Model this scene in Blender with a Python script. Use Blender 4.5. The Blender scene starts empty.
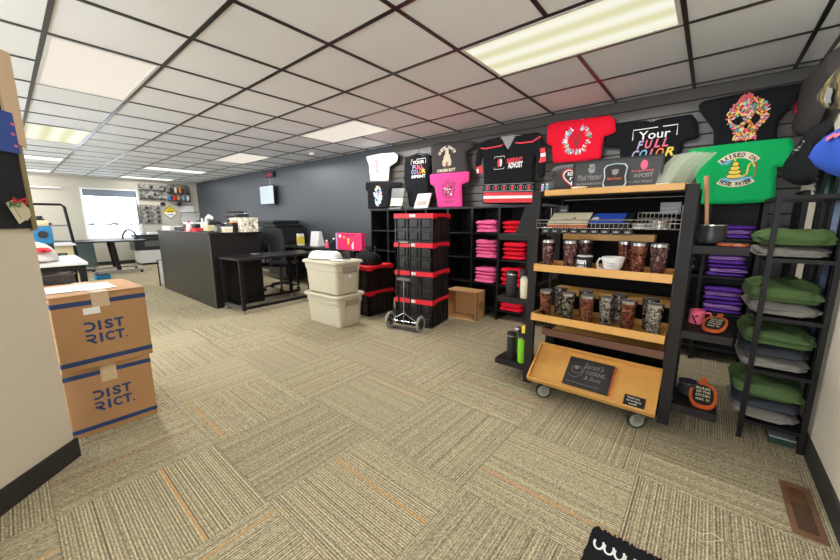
import bpy, bmesh, math, random
from mathutils import Vector, Matrix, noise
PI = math.pi
S = bpy.context.scene
COL = S.collection
random.seed(7)
# ------------------------------------------------------------------ camera
CH = 1.22                                   # eye height
FPX, YAW, PITCH, ROLL = 343.6, -.6949, -.1739, -.0022
Fw = Vector((math.sin(YAW)*math.cos(PITCH), math.cos(YAW)*math.cos(PITCH), math.sin(PITCH)))
_R = Vector((math.cos(YAW), -math.sin(YAW), 0)); _U = _R.cross(Fw)
R2 = math.cos(ROLL)*_R + math.sin(ROLL)*_U; U2 = -math.sin(ROLL)*_R + math.cos(ROLL)*_U
cam_d = bpy.data.cameras.new('camera'); cam = bpy.data.objects.new('camera', cam_d); COL.objects.link(cam)
cam_d.sensor_width = 36; cam_d.lens = FPX/840*36; cam_d.clip_start = .05; cam_d.clip_end = 500
M = Matrix((R2, U2, -Fw)).transposed().to_4x4(); M.translation = Vector((0, 0, CH)); cam.matrix_world = M
S.camera = cam
S.view_settings.view_transform = 'Standard'; S.view_settings.look = 'None'
S.view_settings.gamma = 1; S.view_settings.use_curve_mapping = False
S.view_settings.exposure = 0.0
# ------------------------------------------------------------------ world + lamps
W = bpy.data.worlds.new('world'); S.world = W; W.use_nodes = True
W.node_tree.nodes['Background'].inputs[0].default_value = (.86, .93, 1, 1)
W.node_tree.nodes['Background'].inputs[1].default_value = 6.0
TROFFER_W = 9.0; TUBE_W = 26.0
def area(name, loc, rot, sx, sy, power, col, spread=180):
    d = bpy.data.lights.new(name, 'AREA'); d.shape = 'RECTANGLE'; d.size = sx; d.size_y = sy
    d.energy = power; d.color = col; d.spread = math.radians(spread)
    o = bpy.data.objects.new(name, d); COL.objects.link(o); o.location = loc; o.rotation_euler = rot; return o
area('daylight_workroom_windows', (-8.2, -2.9, 1.35), (PI/2+.7, 0, 0), 7.6, 1.6, 60, (.84, .92, 1))
area('added_shopfront_fill', (-.9, -2.9, 1.35), (PI/2+.95, 0, 0), 2.4, 1.6, 150, (.95, .97, 1))  # unseen lamp added as fill, tilted up to brighten the ceiling
# ------------------------------------------------------------------ helpers
CELL = .6096; CZ = 2.36
def ray(px, py): return Fw + R2*((px-420)/FPX) + U2*((280-py)/FPX)
EYE = Vector((0, 0, CH))
def aZ(px, py, z): d = ray(px, py); return EYE + d*((z-CH)/d.z)
def aY(px, py, y): d = ray(px, py); return EYE + d*(y/d.y)
def aX(px, py, x): d = ray(px, py); return EYE + d*(x/d.x)

def srgb(c):
    return tuple((v/255/12.92 if v/255 <= .04045 else ((v/255+.055)/1.055)**2.4) for v in c)
MATS = {}
def mat(name, rgb, rough=.6, metal=0, var=.06, scale=30, bump=0, emit=0, spec=.5, alpha=None, trans=0, coat=0, ecol=None):
    if name in MATS: return MATS[name]
    m = bpy.data.materials.new(name); m.use_nodes = True; MATS[name] = m
    nt = m.node_tree; b = nt.nodes['Principled BSDF']; c = srgb(rgb)
    b.inputs['Roughness'].default_value = rough; b.inputs['Metallic'].default_value = metal
    b.inputs['Specular IOR Level'].default_value = spec
    b.inputs['Coat Weight'].default_value = coat
    if trans: b.inputs['Transmission Weight'].default_value = trans; b.inputs['IOR'].default_value = 1.2
    if alpha is not None: b.inputs['Alpha'].default_value = alpha
    tc = nt.nodes.new('ShaderNodeTexCoord'); n = nt.nodes.new('ShaderNodeTexNoise'); n.inputs['Scale'].default_value = scale
    n.inputs['Detail'].default_value = 3
    nt.links.new(tc.outputs['Object'], n.inputs['Vector'])
    mx = nt.nodes.new('ShaderNodeMix'); mx.data_type = 'RGBA'
    mx.inputs[6].default_value = (*[v*(1-var) for v in c], 1); mx.inputs[7].default_value = (*[min(1, v*(1+var)) for v in c], 1)
    nt.links.new(n.outputs['Fac'], mx.inputs[0]); nt.links.new(mx.outputs[2], b.inputs['Base Color'])
    if bump:
        bp = nt.nodes.new('ShaderNodeBump'); bp.inputs['Strength'].default_value = bump; bp.inputs['Distance'].default_value = .002
        n2 = nt.nodes.new('ShaderNodeTexNoise'); n2.inputs['Scale'].default_value = 350
        nt.links.new(tc.outputs['Object'], n2.inputs['Vector'])
        nt.links.new(n2.outputs['Fac'], bp.inputs['Height']); nt.links.new(bp.outputs[0], b.inputs['Normal'])
    if emit:
        b.inputs['Emission Color'].default_value = (*srgb(ecol or rgb), 1); b.inputs['Emission Strength'].default_value = emit
    return m

class MB:
    """collects shapes, builds ONE mesh object"""
    def __init__(s): s.v = []; s.f = []; s.uv = None
    def add(s, vs, fs, mtx=None):
        n = len(s.v)
        s.v += [tuple(mtx @ Vector(p)) if mtx else tuple(p) for p in vs]
        s.f += [tuple(i+n for i in f) for f in fs]; return s
    def box(s, x0, y0, z0, x1, y1, z1, mtx=None, b=0):
        if x1 < x0: x0, x1 = x1, x0
        if y1 < y0: y0, y1 = y1, y0
        if z1 < z0: z0, z1 = z1, z0
        b = min(b, (x1-x0)*.45, (y1-y0)*.45, (z1-z0)*.45)
        if b <= 0:
            vs = [(x, y, z) for x in (x0, x1) for y in (y0, y1) for z in (z0, z1)]
            return s.add(vs, [(0, 1, 3, 2), (4, 6, 7, 5), (0, 4, 5, 1), (2, 3, 7, 6), (0, 2, 6, 4), (1, 5, 7, 3)], mtx)
        bm = bmesh.new(); bmesh.ops.create_cube(bm, size=1)
        for v in bm.verts:
            v.co = Vector(((x0+x1)/2+v.co.x*(x1-x0), (y0+y1)/2+v.co.y*(y1-y0), (z0+z1)/2+v.co.z*(z1-z0)))
        bmesh.ops.bevel(bm, geom=bm.edges[:], offset=b, segments=2, profile=.6, affect='EDGES')
        s.bm(bm, mtx); return s
    def bm(s, bm, mtx=None):
        bm.verts.index_update(); s.add([v.co.copy() for v in bm.verts], [[v.index for v in f.verts] for f in bm.faces], mtx); bm.free()
    def cyl(s, p0, p1, r0, r1=None, n=12, cap=True):
        p0 = Vector(p0); p1 = Vector(p1); r1 = r0 if r1 is None else r1
        d = (p1-p0).normalized(); a = d.orthogonal().normalized(); b = d.cross(a)
        vs = []
        for p, r in ((p0, r0), (p1, r1)):
            for i in range(n):
                t = 2*PI*i/n; vs.append(p+a*(r*math.cos(t))+b*(r*math.sin(t)))
        fs = [(i, (i+1) % n, n+(i+1) % n, n+i) for i in range(n)]
        if cap: fs += [tuple(range(n))[::-1], tuple(range(n, 2*n))]
        return s.add(vs, fs)
    def tube(s, pts, r, n=8, closed=False):
        pts = [Vector(p) for p in pts]; k = len(pts); vs = []; ref = None
        for i, p in enumerate(pts):
            if closed: d = (pts[(i+1) % k]-pts[i-1])
            else: d = pts[min(i+1, k-1)]-pts[max(i-1, 0)]
            d = d.normalized()
            a = d.orthogonal().normalized() if ref is None else (ref-d*ref.dot(d)).normalized()
            ref = a; b = d.cross(a); rr = r[i] if isinstance(r, (list, tuple)) else r
            for j in range(n):
                t = 2*PI*j/n; vs.append(p+a*(rr*math.cos(t))+b*(rr*math.sin(t)))
        fs = []
        for i in range(k if closed else k-1):
            o = ((i+1) % k)*n
            fs += [(i*n+j, i*n+(j+1) % n, o+(j+1) % n, o+j) for j in range(n)]
        if not closed: fs += [tuple(range(n))[::-1], tuple(range((k-1)*n, k*n))]
        return s.add(vs, fs)
    def lathe(s, prof, c=(0, 0, 0), n=24, mtx=None, cap=True):
        vs = []; k = len(prof)
        for i in range(n):
            t = 2*PI*i/n
            for r, z in prof: vs.append((c[0]+r*math.cos(t), c[1]+r*math.sin(t), c[2]+z))
        fs = []
        for i in range(n):
            for j in range(k-1):
                a = i*k+j; b = ((i+1) % n)*k+j
                fs.append((a, b, b+1, a+1))
        if cap and prof[0][0] > 1e-5: fs.append(tuple(i*k for i in range(n))[::-1])
        if cap and prof[-1][0] > 1e-5: fs.append(tuple(i*k+k-1 for i in range(n)))
        return s.add(vs, fs, mtx)
    def prism(s, poly, d0, d1, fr):
        """poly in 2-D, fr(u,v,d)->3-D"""
        n = len(poly); vs = [fr(u, v, d0) for u, v in poly]+[fr(u, v, d1) for u, v in poly]
        fs = [tuple(range(n))[::-1], tuple(range(n, 2*n))]+[(i, (i+1) % n, n+(i+1) % n, n+i) for i in range(n)]
        return s.add(vs, fs)
    def build(s, name, m, parent=None, smooth=False, sharp=40):
        me = bpy.data.meshes.new(name); me.from_pydata(s.v, [], s.f); me.validate(); 
        bm = bmesh.new(); bm.from_mesh(me)
        bmesh.ops.recalc_face_normals(bm, faces=bm.faces[:]); bm.to_mesh(me); bm.free()
        if smooth:
            me.shade_smooth()
            try: me.set_sharp_from_angle(angle=math.radians(sharp))
            except Exception: pass
        me.materials.append(m); o = bpy.data.objects.new(name, me); COL.objects.link(o)
        if parent: o.parent = parent
        return o
def tag(o, label=None, cat=None, group=None, kind=None):
    if label: o['label'] = label
    if cat: o['category'] = cat
    if group: o['group'] = group
    if kind: o['kind'] = kind
    return o
def thing(name, label, cat, loc=(0, 0, 0), rz=0, group=None):
    o = bpy.data.objects.new(name, None); COL.objects.link(o); o.empty_display_size = .1
    o.location = loc; o.rotation_euler = (0, 0, rz); return tag(o, label, cat, group)
def struct(name, mb, m): return tag(mb.build(name, m), kind='structure')
def dup(root, loc, rz=0, label=None, group=None):
    r = root.copy(); COL.objects.link(r); r.location = loc; r.rotation_euler = (0, 0, rz)
    if label: r['label'] = label
    if group: r['group'] = group
    for ch in list(root.children):
        c = ch.copy(); COL.objects.link(c); c.parent = r
        for g in ch.children:
            d = g.copy(); COL.objects.link(d); d.parent = c
    return r
def moved(o, loc, rz=0, label=None):
    o.location = loc; o.rotation_euler = (0, 0, rz)
    if label: o['label'] = label
    return o
# ---- text as flat 2-D outlines, fitted to a box
_tc = {}
def text2d(s, bold=.0, shear=0.0):
    k = (s, bold, shear)
    if k in _tc: return _tc[k]
    cu = bpy.data.curves.new('t', 'FONT'); cu.body = s; cu.resolution_u = 3; cu.offset = bold; cu.shear = shear; cu.fill_mode = 'BOTH'
    o = bpy.data.objects.new('t', cu); COL.objects.link(o)
    me = bpy.data.meshes.new_from_object(o)
    vs = [(v.co.x, v.co.y) for v in me.vertices]; fs = [tuple(p.vertices) for p in me.polygons]
    COL.objects.unlink(o); bpy.data.objects.remove(o); bpy.data.meshes.remove(me)
    if not vs: vs = [(0, 0), (1, 0), (1, 1)]; fs = [(0, 1, 2)]
    x0 = min(v[0] for v in vs); x1 = max(v[0] for v in vs); y0 = min(v[1] for v in vs); y1 = max(v[1] for v in vs)
    vs = [((x-x0)/(x1-x0), (y-y0)/max(y1-y0, 1e-6)) for x, y in vs]
    _tc[k] = (vs, fs); return _tc[k]
class Decal:
    """flat print: shapes in (u, v); laid on a surface by fr(u, v)"""
    def __init__(s): s.v = []; s.f = []
    def raw(s, vs, fs):
        n = len(s.v); s.v += list(vs); s.f += [tuple(i+n for i in f) for f in fs]; return s
    def poly(s, pts): return s.raw(pts, [tuple(range(len(pts)))])
    def rect(s, x0, y0, x1, y1): return s.poly([(x0, y0), (x1, y0), (x1, y1), (x0, y1)])
    def disc(s, cx, cy, rx, ry=None, n=12, a=0, w=0):
        ry = ry or rx; p = []
        for i in range(n):
            t = 2*PI*i/n; k = 1+w*math.sin(5*t+cx*50)
            x = rx*k*math.cos(t); y = ry*k*math.sin(t)
            p.append((cx+x*math.cos(a)-y*math.sin(a), cy+x*math.sin(a)+y*math.cos(a)))
        return s.poly(p)
    def ring(s, cx, cy, rx, ry, w, n=32, t0=0, t1=2*PI):
        v = []; f = []
        for i in range(n+1):
            t = t0+(t1-t0)*i/n
            v += [(cx+rx*math.cos(t), cy+ry*math.sin(t)), (cx+(rx-w)*math.cos(t), cy+(ry-w)*math.sin(t))]
        for i in range(n): f.append((2*i, 2*i+2, 2*i+3, 2*i+1))
        return s.raw(v, f)
    def line(s, pts, w):
        v = []; f = []
        for i, p in enumerate(pts):
            a = pts[max(i-1, 0)]; b = pts[min(i+1, len(pts)-1)]; d = Vector((b[0]-a[0], b[1]-a[1]))
            d = d.normalized() if d.length > 0 else Vector((1, 0)); nx, ny = -d.y*w/2, d.x*w/2
            v += [(p[0]+nx, p[1]+ny), (p[0]-nx, p[1]-ny)]
        for i in range(len(pts)-1): f.append((2*i, 2*i+1, 2*i+3, 2*i+2))
        return s.raw(v, f)
    def text(s, t, x0, y0, x1, y1, bold=.01, shear=0, rot=0):
        vs, fs = text2d(t, bold, shear)
        vs = [(x0+(x1-x0)*u, y0+(y1-y0)*v) for u, v in vs]
        if rot:
            cx = (x0+x1)/2; cy = (y0+y1)/2; c, q = math.cos(rot), math.sin(rot)
            vs = [(cx+(x-cx)*c-(y-cy)*q, cy+(x-cx)*q+(y-cy)*c) for x, y in vs]
        return s.raw(vs, fs)
    def arc(s, t, cx, cy, r, a0, a1, h, w, down=False, bold=.02):
        n = len(t)
        for i, ch in enumerate(t):
            if ch == ' ': continue
            a = a0+(a1-a0)*(i+.5)/n
            x = cx+r*math.cos(a); y = cy+r*math.sin(a)
            s.text(ch, x-w/2*(.4 if ch in 'I!' else 1), y-h/2, x+w/2*(.4 if ch in 'I!' else 1), y+h/2, bold, 0, a+PI/2 if down else a-PI/2)
        return s
    def build(s, name, m, parent, fr, label=None):
        me = bpy.data.meshes.new(name); me.from_pydata([tuple(fr(u, v)) for u, v in s.v], [], s.f); me.validate()
        me.materials.append(m); o = bpy.data.objects.new(name, me); COL.objects.link(o); o.parent = parent
        if label: o['label'] = label
        return o

# ---- cloth with thickness and wrinkles from an outline
def _near(p, poly):
    best = 9; bp = p
    for i in range(len(poly)):
        ax, ay = poly[i]; bx, by = poly[(i+1) % len(poly)]
        dx, dy = bx-ax, by-ay; L = dx*dx+dy*dy
        t = 0 if L < 1e-12 else max(0, min(1, ((p[0]-ax)*dx+(p[1]-ay)*dy)/L))
        q = (ax+t*dx, ay+t*dy); d = math.hypot(p[0]-q[0], p[1]-q[1])
        if d < best: best = d; bp = q
    return best, bp
def _inside(p, poly):
    c = False; n = len(poly)
    for i in range(n):
        x0, y0 = poly[i]; x1, y1 = poly[i-1]
        if (y0 > p[1]) != (y1 > p[1]) and p[0] < (x1-x0)*(p[1]-y0)/(y1-y0)+x0: c = not c
    return c
def smooth_poly(poly, it=1):
    for _ in range(it):
        q = []
        for i in range(len(poly)):
            a = poly[i]; b = poly[(i+1) % len(poly)]
            q += [(a[0]*.8+b[0]*.2, a[1]*.8+b[1]*.2), (a[0]*.2+b[0]*.8, a[1]*.2+b[1]*.8)]
        poly = q
    return poly
def cloth(name, poly, fr, th, m, parent, cell=.02, wr=.006, seed=0, rim=.03, sm=1):
    poly = smooth_poly(poly, sm)
    def h(u, v):
        d, _ = _near((u, v), poly)
        t = min(1, d/rim)
        w = noise.noise(Vector((u*9+seed*7.3, v*3.2, seed)))*.7+noise.noise(Vector((u*22+v*8, v*9-seed, seed*2.)))*.35
        return th*math.sqrt(max(0, 1-(1-t)**2))+wr*w*t
    x0 = min(p[0] for p in poly); x1 = max(p[0] for p in poly); y0 = min(p[1] for p in poly); y1 = max(p[1] for p in poly)
    nx = int((x1-x0)/cell)+1; ny = int((y1-y0)/cell)+1
    ins = {}
    for i in range(nx+1):
        for j in range(ny+1):
            p = (x0+i*(x1-x0)/nx, y0+j*(y1-y0)/ny)
            if _inside(p, poly) or _near(p, poly)[0] < cell*.25: ins[i, j] = p
    cells = [(i, j) for (i, j) in ins if (i+1, j) in ins and (i, j+1) in ins and (i+1, j+1) in ins]
    cnt = {}
    for i, j in cells:
        for k in ((i, j), (i+1, j), (i+1, j+1), (i, j+1)): cnt[k] = cnt.get(k, 0)+1
    idx = {}; V = []; bnd = set()
    for k, c in cnt.items():
        p = ins[k]; idx[k] = len(V)
        if c < 4: bnd.add(k); p = _near(p, poly)[1]; V.append(fr(p[0], p[1], th*.12))
        else: V.append(fr(p[0], p[1], h(*p)))
    F = [(idx[i, j], idx[i+1, j], idx[i+1, j+1], idx[i, j+1]) for i, j in cells]
    n = len(V); bk = {}
    for k in cnt:
        if k in bnd: bk[k] = idx[k]
        else: bk[k] = len(V); p = ins[k]; V.append(fr(p[0], p[1], 0))
    F += [(bk[i, j], bk[i, j+1], bk[i+1, j+1], bk[i+1, j]) for i, j in cells]
    mb = MB(); mb.v = [tuple(v) for v in V]; mb.f = F
    o = mb.build(name, m, parent, smooth=True, sharp=75)
    return o, h

# ------------------------------------------------------------------ materials
M_ = {}
M_['ceil'] = mat('ceiling_tile', (243, 246, 250), .9, bump=.5, var=.03, scale=60)
M_['bar'] = mat('black_ceiling_bar', (24, 24, 26), .3, spec=.8)
M_['cream'] = mat('cream_paint', (220, 211, 192), .7, var=.02)
M_['west'] = mat('grey_beige_paint', (190, 184, 170), .8, var=.02)
M_['blackwall'] = mat('charcoal_gloss_paint', (56, 61, 69), .5, var=.05, scale=2, spec=.9)
M_['base'] = mat('dark_rubber_base', (44, 43, 41), .6, var=.3, scale=80)
M_['slat'] = mat('taupe_slat_board', (74, 69, 64), .4, var=.05)
M_['groove'] = mat('slat_groove', (16, 15, 15), .7)
M_['blk'] = mat('black_laminate', (14, 13, 13), .5, var=.1, spec=.35)
M_['blkmet'] = mat('black_powder_coat', (14, 13, 13), .5, var=.1, spec=.3)
M_['rackblk'] = mat('dark_brown_black_board', (25, 21, 20), .6, var=.1, spec=.35)
M_['wood'] = mat('birch_ply', (214, 160, 84), .45, var=.12, scale=14)
M_['chrome'] = mat('chrome', (190, 190, 190), .25, 1)
M_['greymet'] = mat('grey_metal', (120, 120, 118), .4, .8)
M_['rubber'] = mat('black_rubber', (22, 22, 22), .7)
M_['greyrub'] = mat('grey_tyre', (150, 148, 140), .7)
M_['red'] = mat('red_plastic', (232, 30, 46), .45)
M_['crate'] = mat('black_crate_plastic', (25, 22, 21), .4)
M_['tote'] = mat('putty_plastic', (196, 188, 166), .5, var=.03)
M_['white'] = mat('white_paper', (235, 235, 232), .6, var=.02)
M_['whiteg'] = mat('white_gloss', (235, 233, 230), .25, var=.01)
M_['card'] = mat('cardboard', (176, 134, 92), .8, var=.06, scale=9)
M_['cardin'] = mat('cardboard_inside', (196, 152, 100), .85, var=.06, scale=9)
M_['navy'] = mat('navy_print', (36, 62, 110), .7, var=.1)
M_['tape'] = mat('clear_tape', (205, 180, 150), .15, var=.2, scale=70)
M_['tshirt_black'] = mat('black_jersey_cloth', (28, 29, 32), .9, var=.1, bump=.4, spec=.12)
M_['tshirt_char'] = mat('charcoal_heather_cloth', (66, 62, 62), .9, var=.12, scale=200, bump=.4, spec=.12)
M_['tshirt_red'] = mat('red_cloth', (222, 26, 50), .85, var=.06, bump=.4, spec=.12)
M_['tshirt_pink'] = mat('pink_cloth', (240, 76, 148), .85, var=.06, bump=.4, spec=.12)
M_['tshirt_green'] = mat('green_cloth', (22, 168, 92), .85, var=.06, bump=.4, spec=.12)
M_['tshirt_white'] = mat('white_cloth', (226, 222, 216), .85, var=.03, bump=.4, spec=.12)
M_['tshirt_blue'] = mat('royal_blue_cloth', (52, 92, 200), .85, var=.08, bump=.4, spec=.12)
M_['pinkfold'] = mat('light_pink_folded_cloth', (250, 110, 166), .85, var=.1, bump=.4, spec=.12)
M_['purple'] = mat('purple_cloth', (92, 52, 150), .85, var=.12, bump=.4, spec=.12)
M_['lilac'] = mat('lilac_cloth', (150, 110, 175), .85, var=.12, bump=.4, spec=.12)
M_['sage'] = mat('moss_green_fleece', (84, 106, 66), .95, var=.08, bump=.5, spec=.12)
M_['greyfl'] = mat('grey_fleece', (138, 134, 126), .95, var=.1, scale=150, bump=.5, spec=.12)
M_['navyfl'] = mat('slate_fleece', (62, 66, 72), .95, var=.1, scale=150, bump=.5, spec=.12)
M_['orange'] = mat('orange_print', (230, 120, 50), .6)
M_['yellow'] = mat('yellow_print', (235, 205, 70), .6)
M_['pinkp'] = mat('pink_print', (235, 100, 130), .6)
M_['bluep'] = mat('blue_print', (110, 170, 205), .6)
M_['greenp'] = mat('green_print', (70, 140, 80), .6)
M_['creamp'] = mat('cream_print', (225, 215, 185), .6)
M_['blackp'] = mat('black_print', (20, 22, 24), .6)
M_['redp'] = mat('red_print', (215, 40, 55), .6)
M_['greyp'] = mat('grey_print', (140, 140, 140), .6)
M_['brownv'] = mat('brown_metal_register', (116, 84, 60), .5)
M_['graywd'] = mat('dark_green_grey_plastic', (84, 98, 96), .5)
M_['bluem'] = mat('blue_machine_enamel', (32, 120, 170), .35)
M_['beige'] = mat('beige_metal', (205, 190, 150), .5)
M_['desk'] = mat('white_desk_laminate', (214, 214, 212), .35)
M_['counter'] = mat('counter_black_laminate', (30, 30, 33), .28, var=.1, spec=.5)
M_['orangebox'] = mat('orange_red_card', (214, 84, 50), .6)
M_['etch'] = mat('etched_slate', (48, 48, 48), .5)
M_['leather'] = mat('tan_leather', (200, 96, 50), .5, var=.25, scale=20)
M_['amber'] = mat('epoxy_board', (196, 90, 44), .3, var=.5, scale=18)
M_['clear'] = mat('clear_plastic', (215, 222, 205), .12, trans=.75)
M_['glasspane'] = mat('clear_glass', (235, 245, 250), .03, alpha=.08)
M_['lime'] = mat('lime_enamel', (130, 205, 40), .35)
M_['steel'] = mat('brushed_steel', (175, 175, 178), .3, .9)
M_['gunmetal'] = mat('charcoal_enamel', (50, 50, 54), .35, .3)
M_['violet'] = mat('lilac_print', (180, 160, 200), .5)
M_['magenta'] = mat('magenta_card', (232, 40, 100), .6)
M_['snow'] = mat('snow', (236, 240, 246), .9)
M_['tree'] = mat('haze_paled_treeline', (205, 212, 220), .95, var=.1, scale=.3)  # distance haze is put into the colour of the trees

def carpet_mat():
    m = bpy.data.materials.new('carpet_tiles'); m.use_nodes = True; nt = m.node_tree; N = nt.nodes; L = nt.links
    b = N['Principled BSDF']; b.inputs['Roughness'].default_value = .95; b.inputs['Specular IOR Level'].default_value = .15
    def new(t, **k):
        n = N.new(t)
        for a, v in k.items(): setattr(n, a, v)
        return n
    def math_(op, a, b_=None, c=None):
        n = new('ShaderNodeMath', operation=op)
        for i, x in enumerate((a, b_, c)):
            if x is None: continue
            if isinstance(x, (int, float)): n.inputs[i].default_value = x
            else: L.new(x, n.inputs[i])
        return n.outputs[0]
    geo = new('ShaderNodeNewGeometry'); sep = new('ShaderNodeSeparateXYZ'); L.new(geo.outputs['Position'], sep.inputs[0])
    u = math_('DIVIDE', math_('ADD', sep.outputs[0], 1.36+.6096*40), .6096)
    v = math_('DIVIDE', math_('ADD', sep.outputs[1], -.587+.6096*40), .6096)
    iu = math_('FLOOR', u); iv = math_('FLOOR', v); fu = math_('SUBTRACT', u, iu); fv = math_('SUBTRACT', v, iv)
    par = math_('MODULO', math_('ADD', math_('ADD', iu, iv), 1.), 2.)
    cid = new('ShaderNodeCombineXYZ'); L.new(iu, cid.inputs[0]); L.new(iv, cid.inputs[1])
    wn = new('ShaderNodeTexWhiteNoise', noise_dimensions='3D'); L.new(cid.outputs[0], wn.inputs['Vector'])
    sw = new('ShaderNodeSeparateColor'); L.new(wn.outputs['Color'], sw.inputs[0])
    r1, r2, r3 = sw.outputs[0], sw.outputs[1], sw.outputs[2]
    rnd = wn.outputs['Value']
    # stripes run along one side of a tile, quarter turned from tile to tile
    flip = math_('GREATER_THAN', r3, .5)
    turn = par
    def mixf(f, a, b_):
        n = new('ShaderNodeMix', data_type='FLOAT'); L.new(f, n.inputs[0]); L.new(a, n.inputs[2]); L.new(b_, n.inputs[3]); return n.outputs[0]
    s = mixf(turn, fu, fv); t = mixf(turn, fv, fu)
    s1 = math_('SUBTRACT', 1., s); s = mixf(flip, s, s1)
    off = math_('MULTIPLY', rnd, 37.)
    def n1(scale, detail=1.0, o=0.0):
        n = new('ShaderNodeTexNoise', noise_dimensions='1D'); n.inputs['Scale'].default_value = scale; n.inputs['Detail'].default_value = detail
        L.new(math_('ADD', s, math_('ADD', off, o)), n.inputs['W']); return n.outputs['Fac']
    fine = n1(72, 2); band = n1(3.2, 1, 5.); mid = n1(17, 1, 11.)
    # weave: broken dashes
    cv = new('ShaderNodeCombineXYZ'); L.new(math_('MULTIPLY', s, 95), cv.inputs[0]); L.new(math_('MULTIPLY', t, 60), cv.inputs[1]); L.new(off, cv.inputs[2])
    nz = new('ShaderNodeTexNoise'); nz.inputs['Scale'].default_value = 1.; nz.inputs['Detail'].default_value = 1; L.new(cv.outputs[0], nz.inputs['Vector'])
    big = new('ShaderNodeTexNoise'); big.inputs['Scale'].default_value = .9; L.new(geo.outputs['Position'], big.inputs['Vector'])
    contrast = math_('MULTIPLY_ADD', mathclamp(math_, band), 1.0, .45)
    fsum = math_('ADD', math_('MULTIPLY', math_('SUBTRACT', fine, .5), contrast), math_('MULTIPLY', math_('SUBTRACT', mid, .5), .3))
    fsum = math_('ADD', fsum, math_('MULTIPLY', math_('SUBTRACT', nz.outputs['Fac'], .5), .95))
    fsum = math_('ADD', fsum, math_('MULTIPLY', math_('SUBTRACT', r1, .5), .07))
    # regular pale threads, broken into dashes, stronger in some tiles
    ph = math_('FRACT', math_('MULTIPLY', s, 54.)); thr = math_('LESS_THAN', math_('ABSOLUTE', math_('SUBTRACT', ph, .5)), .2)
    dv = new('ShaderNodeCombineXYZ'); L.new(math_('FLOOR', math_('MULTIPLY', s, 54.)), dv.inputs[0]); L.new(math_('FLOOR', math_('MULTIPLY', t, 70.)), dv.inputs[1]); L.new(off, dv.inputs[2])
    dn = new('ShaderNodeTexWhiteNoise', noise_dimensions='3D'); L.new(dv.outputs[0], dn.inputs['Vector'])
    amt = math_('MULTIPLY_ADD', math_('GREATER_THAN', r2, .45), .22, .12)
    fsum = math_('ADD', fsum, math_('MULTIPLY', math_('SUBTRACT', math_('MULTIPLY', thr, math_('MULTIPLY_ADD', dn.outputs['Value'], .8, .5)), .36), amt))
    fac = math_('ADD', fsum, .5)
    cr = new('ShaderNodeValToRGB'); e = cr.color_ramp.elements
    e[0].position = .08; e[0].color = (*srgb((92, 84, 66)), 1); e[1].position = .95; e[1].color = (*srgb((216, 204, 168)), 1)
    a = e.new(.42); a.color = (*srgb((146, 135, 111)), 1); a = e.new(.62); a.color = (*srgb((173, 162, 132)), 1)
    L.new(fac, cr.inputs[0])
    # one orange or red thread in many tiles
    pos = math_('MULTIPLY_ADD', r2, .86, .07); d = math_('ABSOLUTE', math_('SUBTRACT', s, pos))
    ln = math_('MULTIPLY', math_('LESS_THAN', d, .009), math_('GREATER_THAN', r1, .35))
    ln = math_('MULTIPLY', ln, math_('MULTIPLY_ADD', nz.outputs['Fac'], .8, .1))
    lc = new('ShaderNodeMix', data_type='RGBA'); lc.inputs[6].default_value = (*srgb((186, 92, 52)), 1); lc.inputs[7].default_value = (*srgb((214, 150, 70)), 1)
    L.new(math_('GREATER_THAN', r2, .5), lc.inputs[0])
    mx = new('ShaderNodeMix', data_type='RGBA'); L.new(ln, mx.inputs[0]); L.new(cr.outputs[0], mx.inputs[6]); L.new(lc.outputs[2], mx.inputs[7])
    # seams
    edge = math_('MINIMUM', math_('MINIMUM', fu, math_('SUBTRACT', 1., fu)), math_('MINIMUM', fv, math_('SUBTRACT', 1., fv)))
    seam = math_('MULTIPLY', math_('LESS_THAN', edge, .004), .35)
    mx2 = new('ShaderNodeMix', data_type='RGBA'); L.new(seam, mx2.inputs[0]); L.new(mx.outputs[2], mx2.inputs[6]); mx2.inputs[7].default_value = (*srgb((80, 72, 58)), 1)
    L.new(mx2.outputs[2], b.inputs['Base Color'])
    bp = new('ShaderNodeBump'); bp.inputs['Strength'].default_value = .5; bp.inputs['Distance'].default_value = .003
    L.new(fac, bp.inputs['Height']); L.new(bp.outputs[0], b.inputs['Normal'])
    return m
def mathclamp(math_, x): return math_('MAXIMUM', math_('MULTIPLY', math_('SUBTRACT', x, .32), 1.6), 0.)

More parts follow.
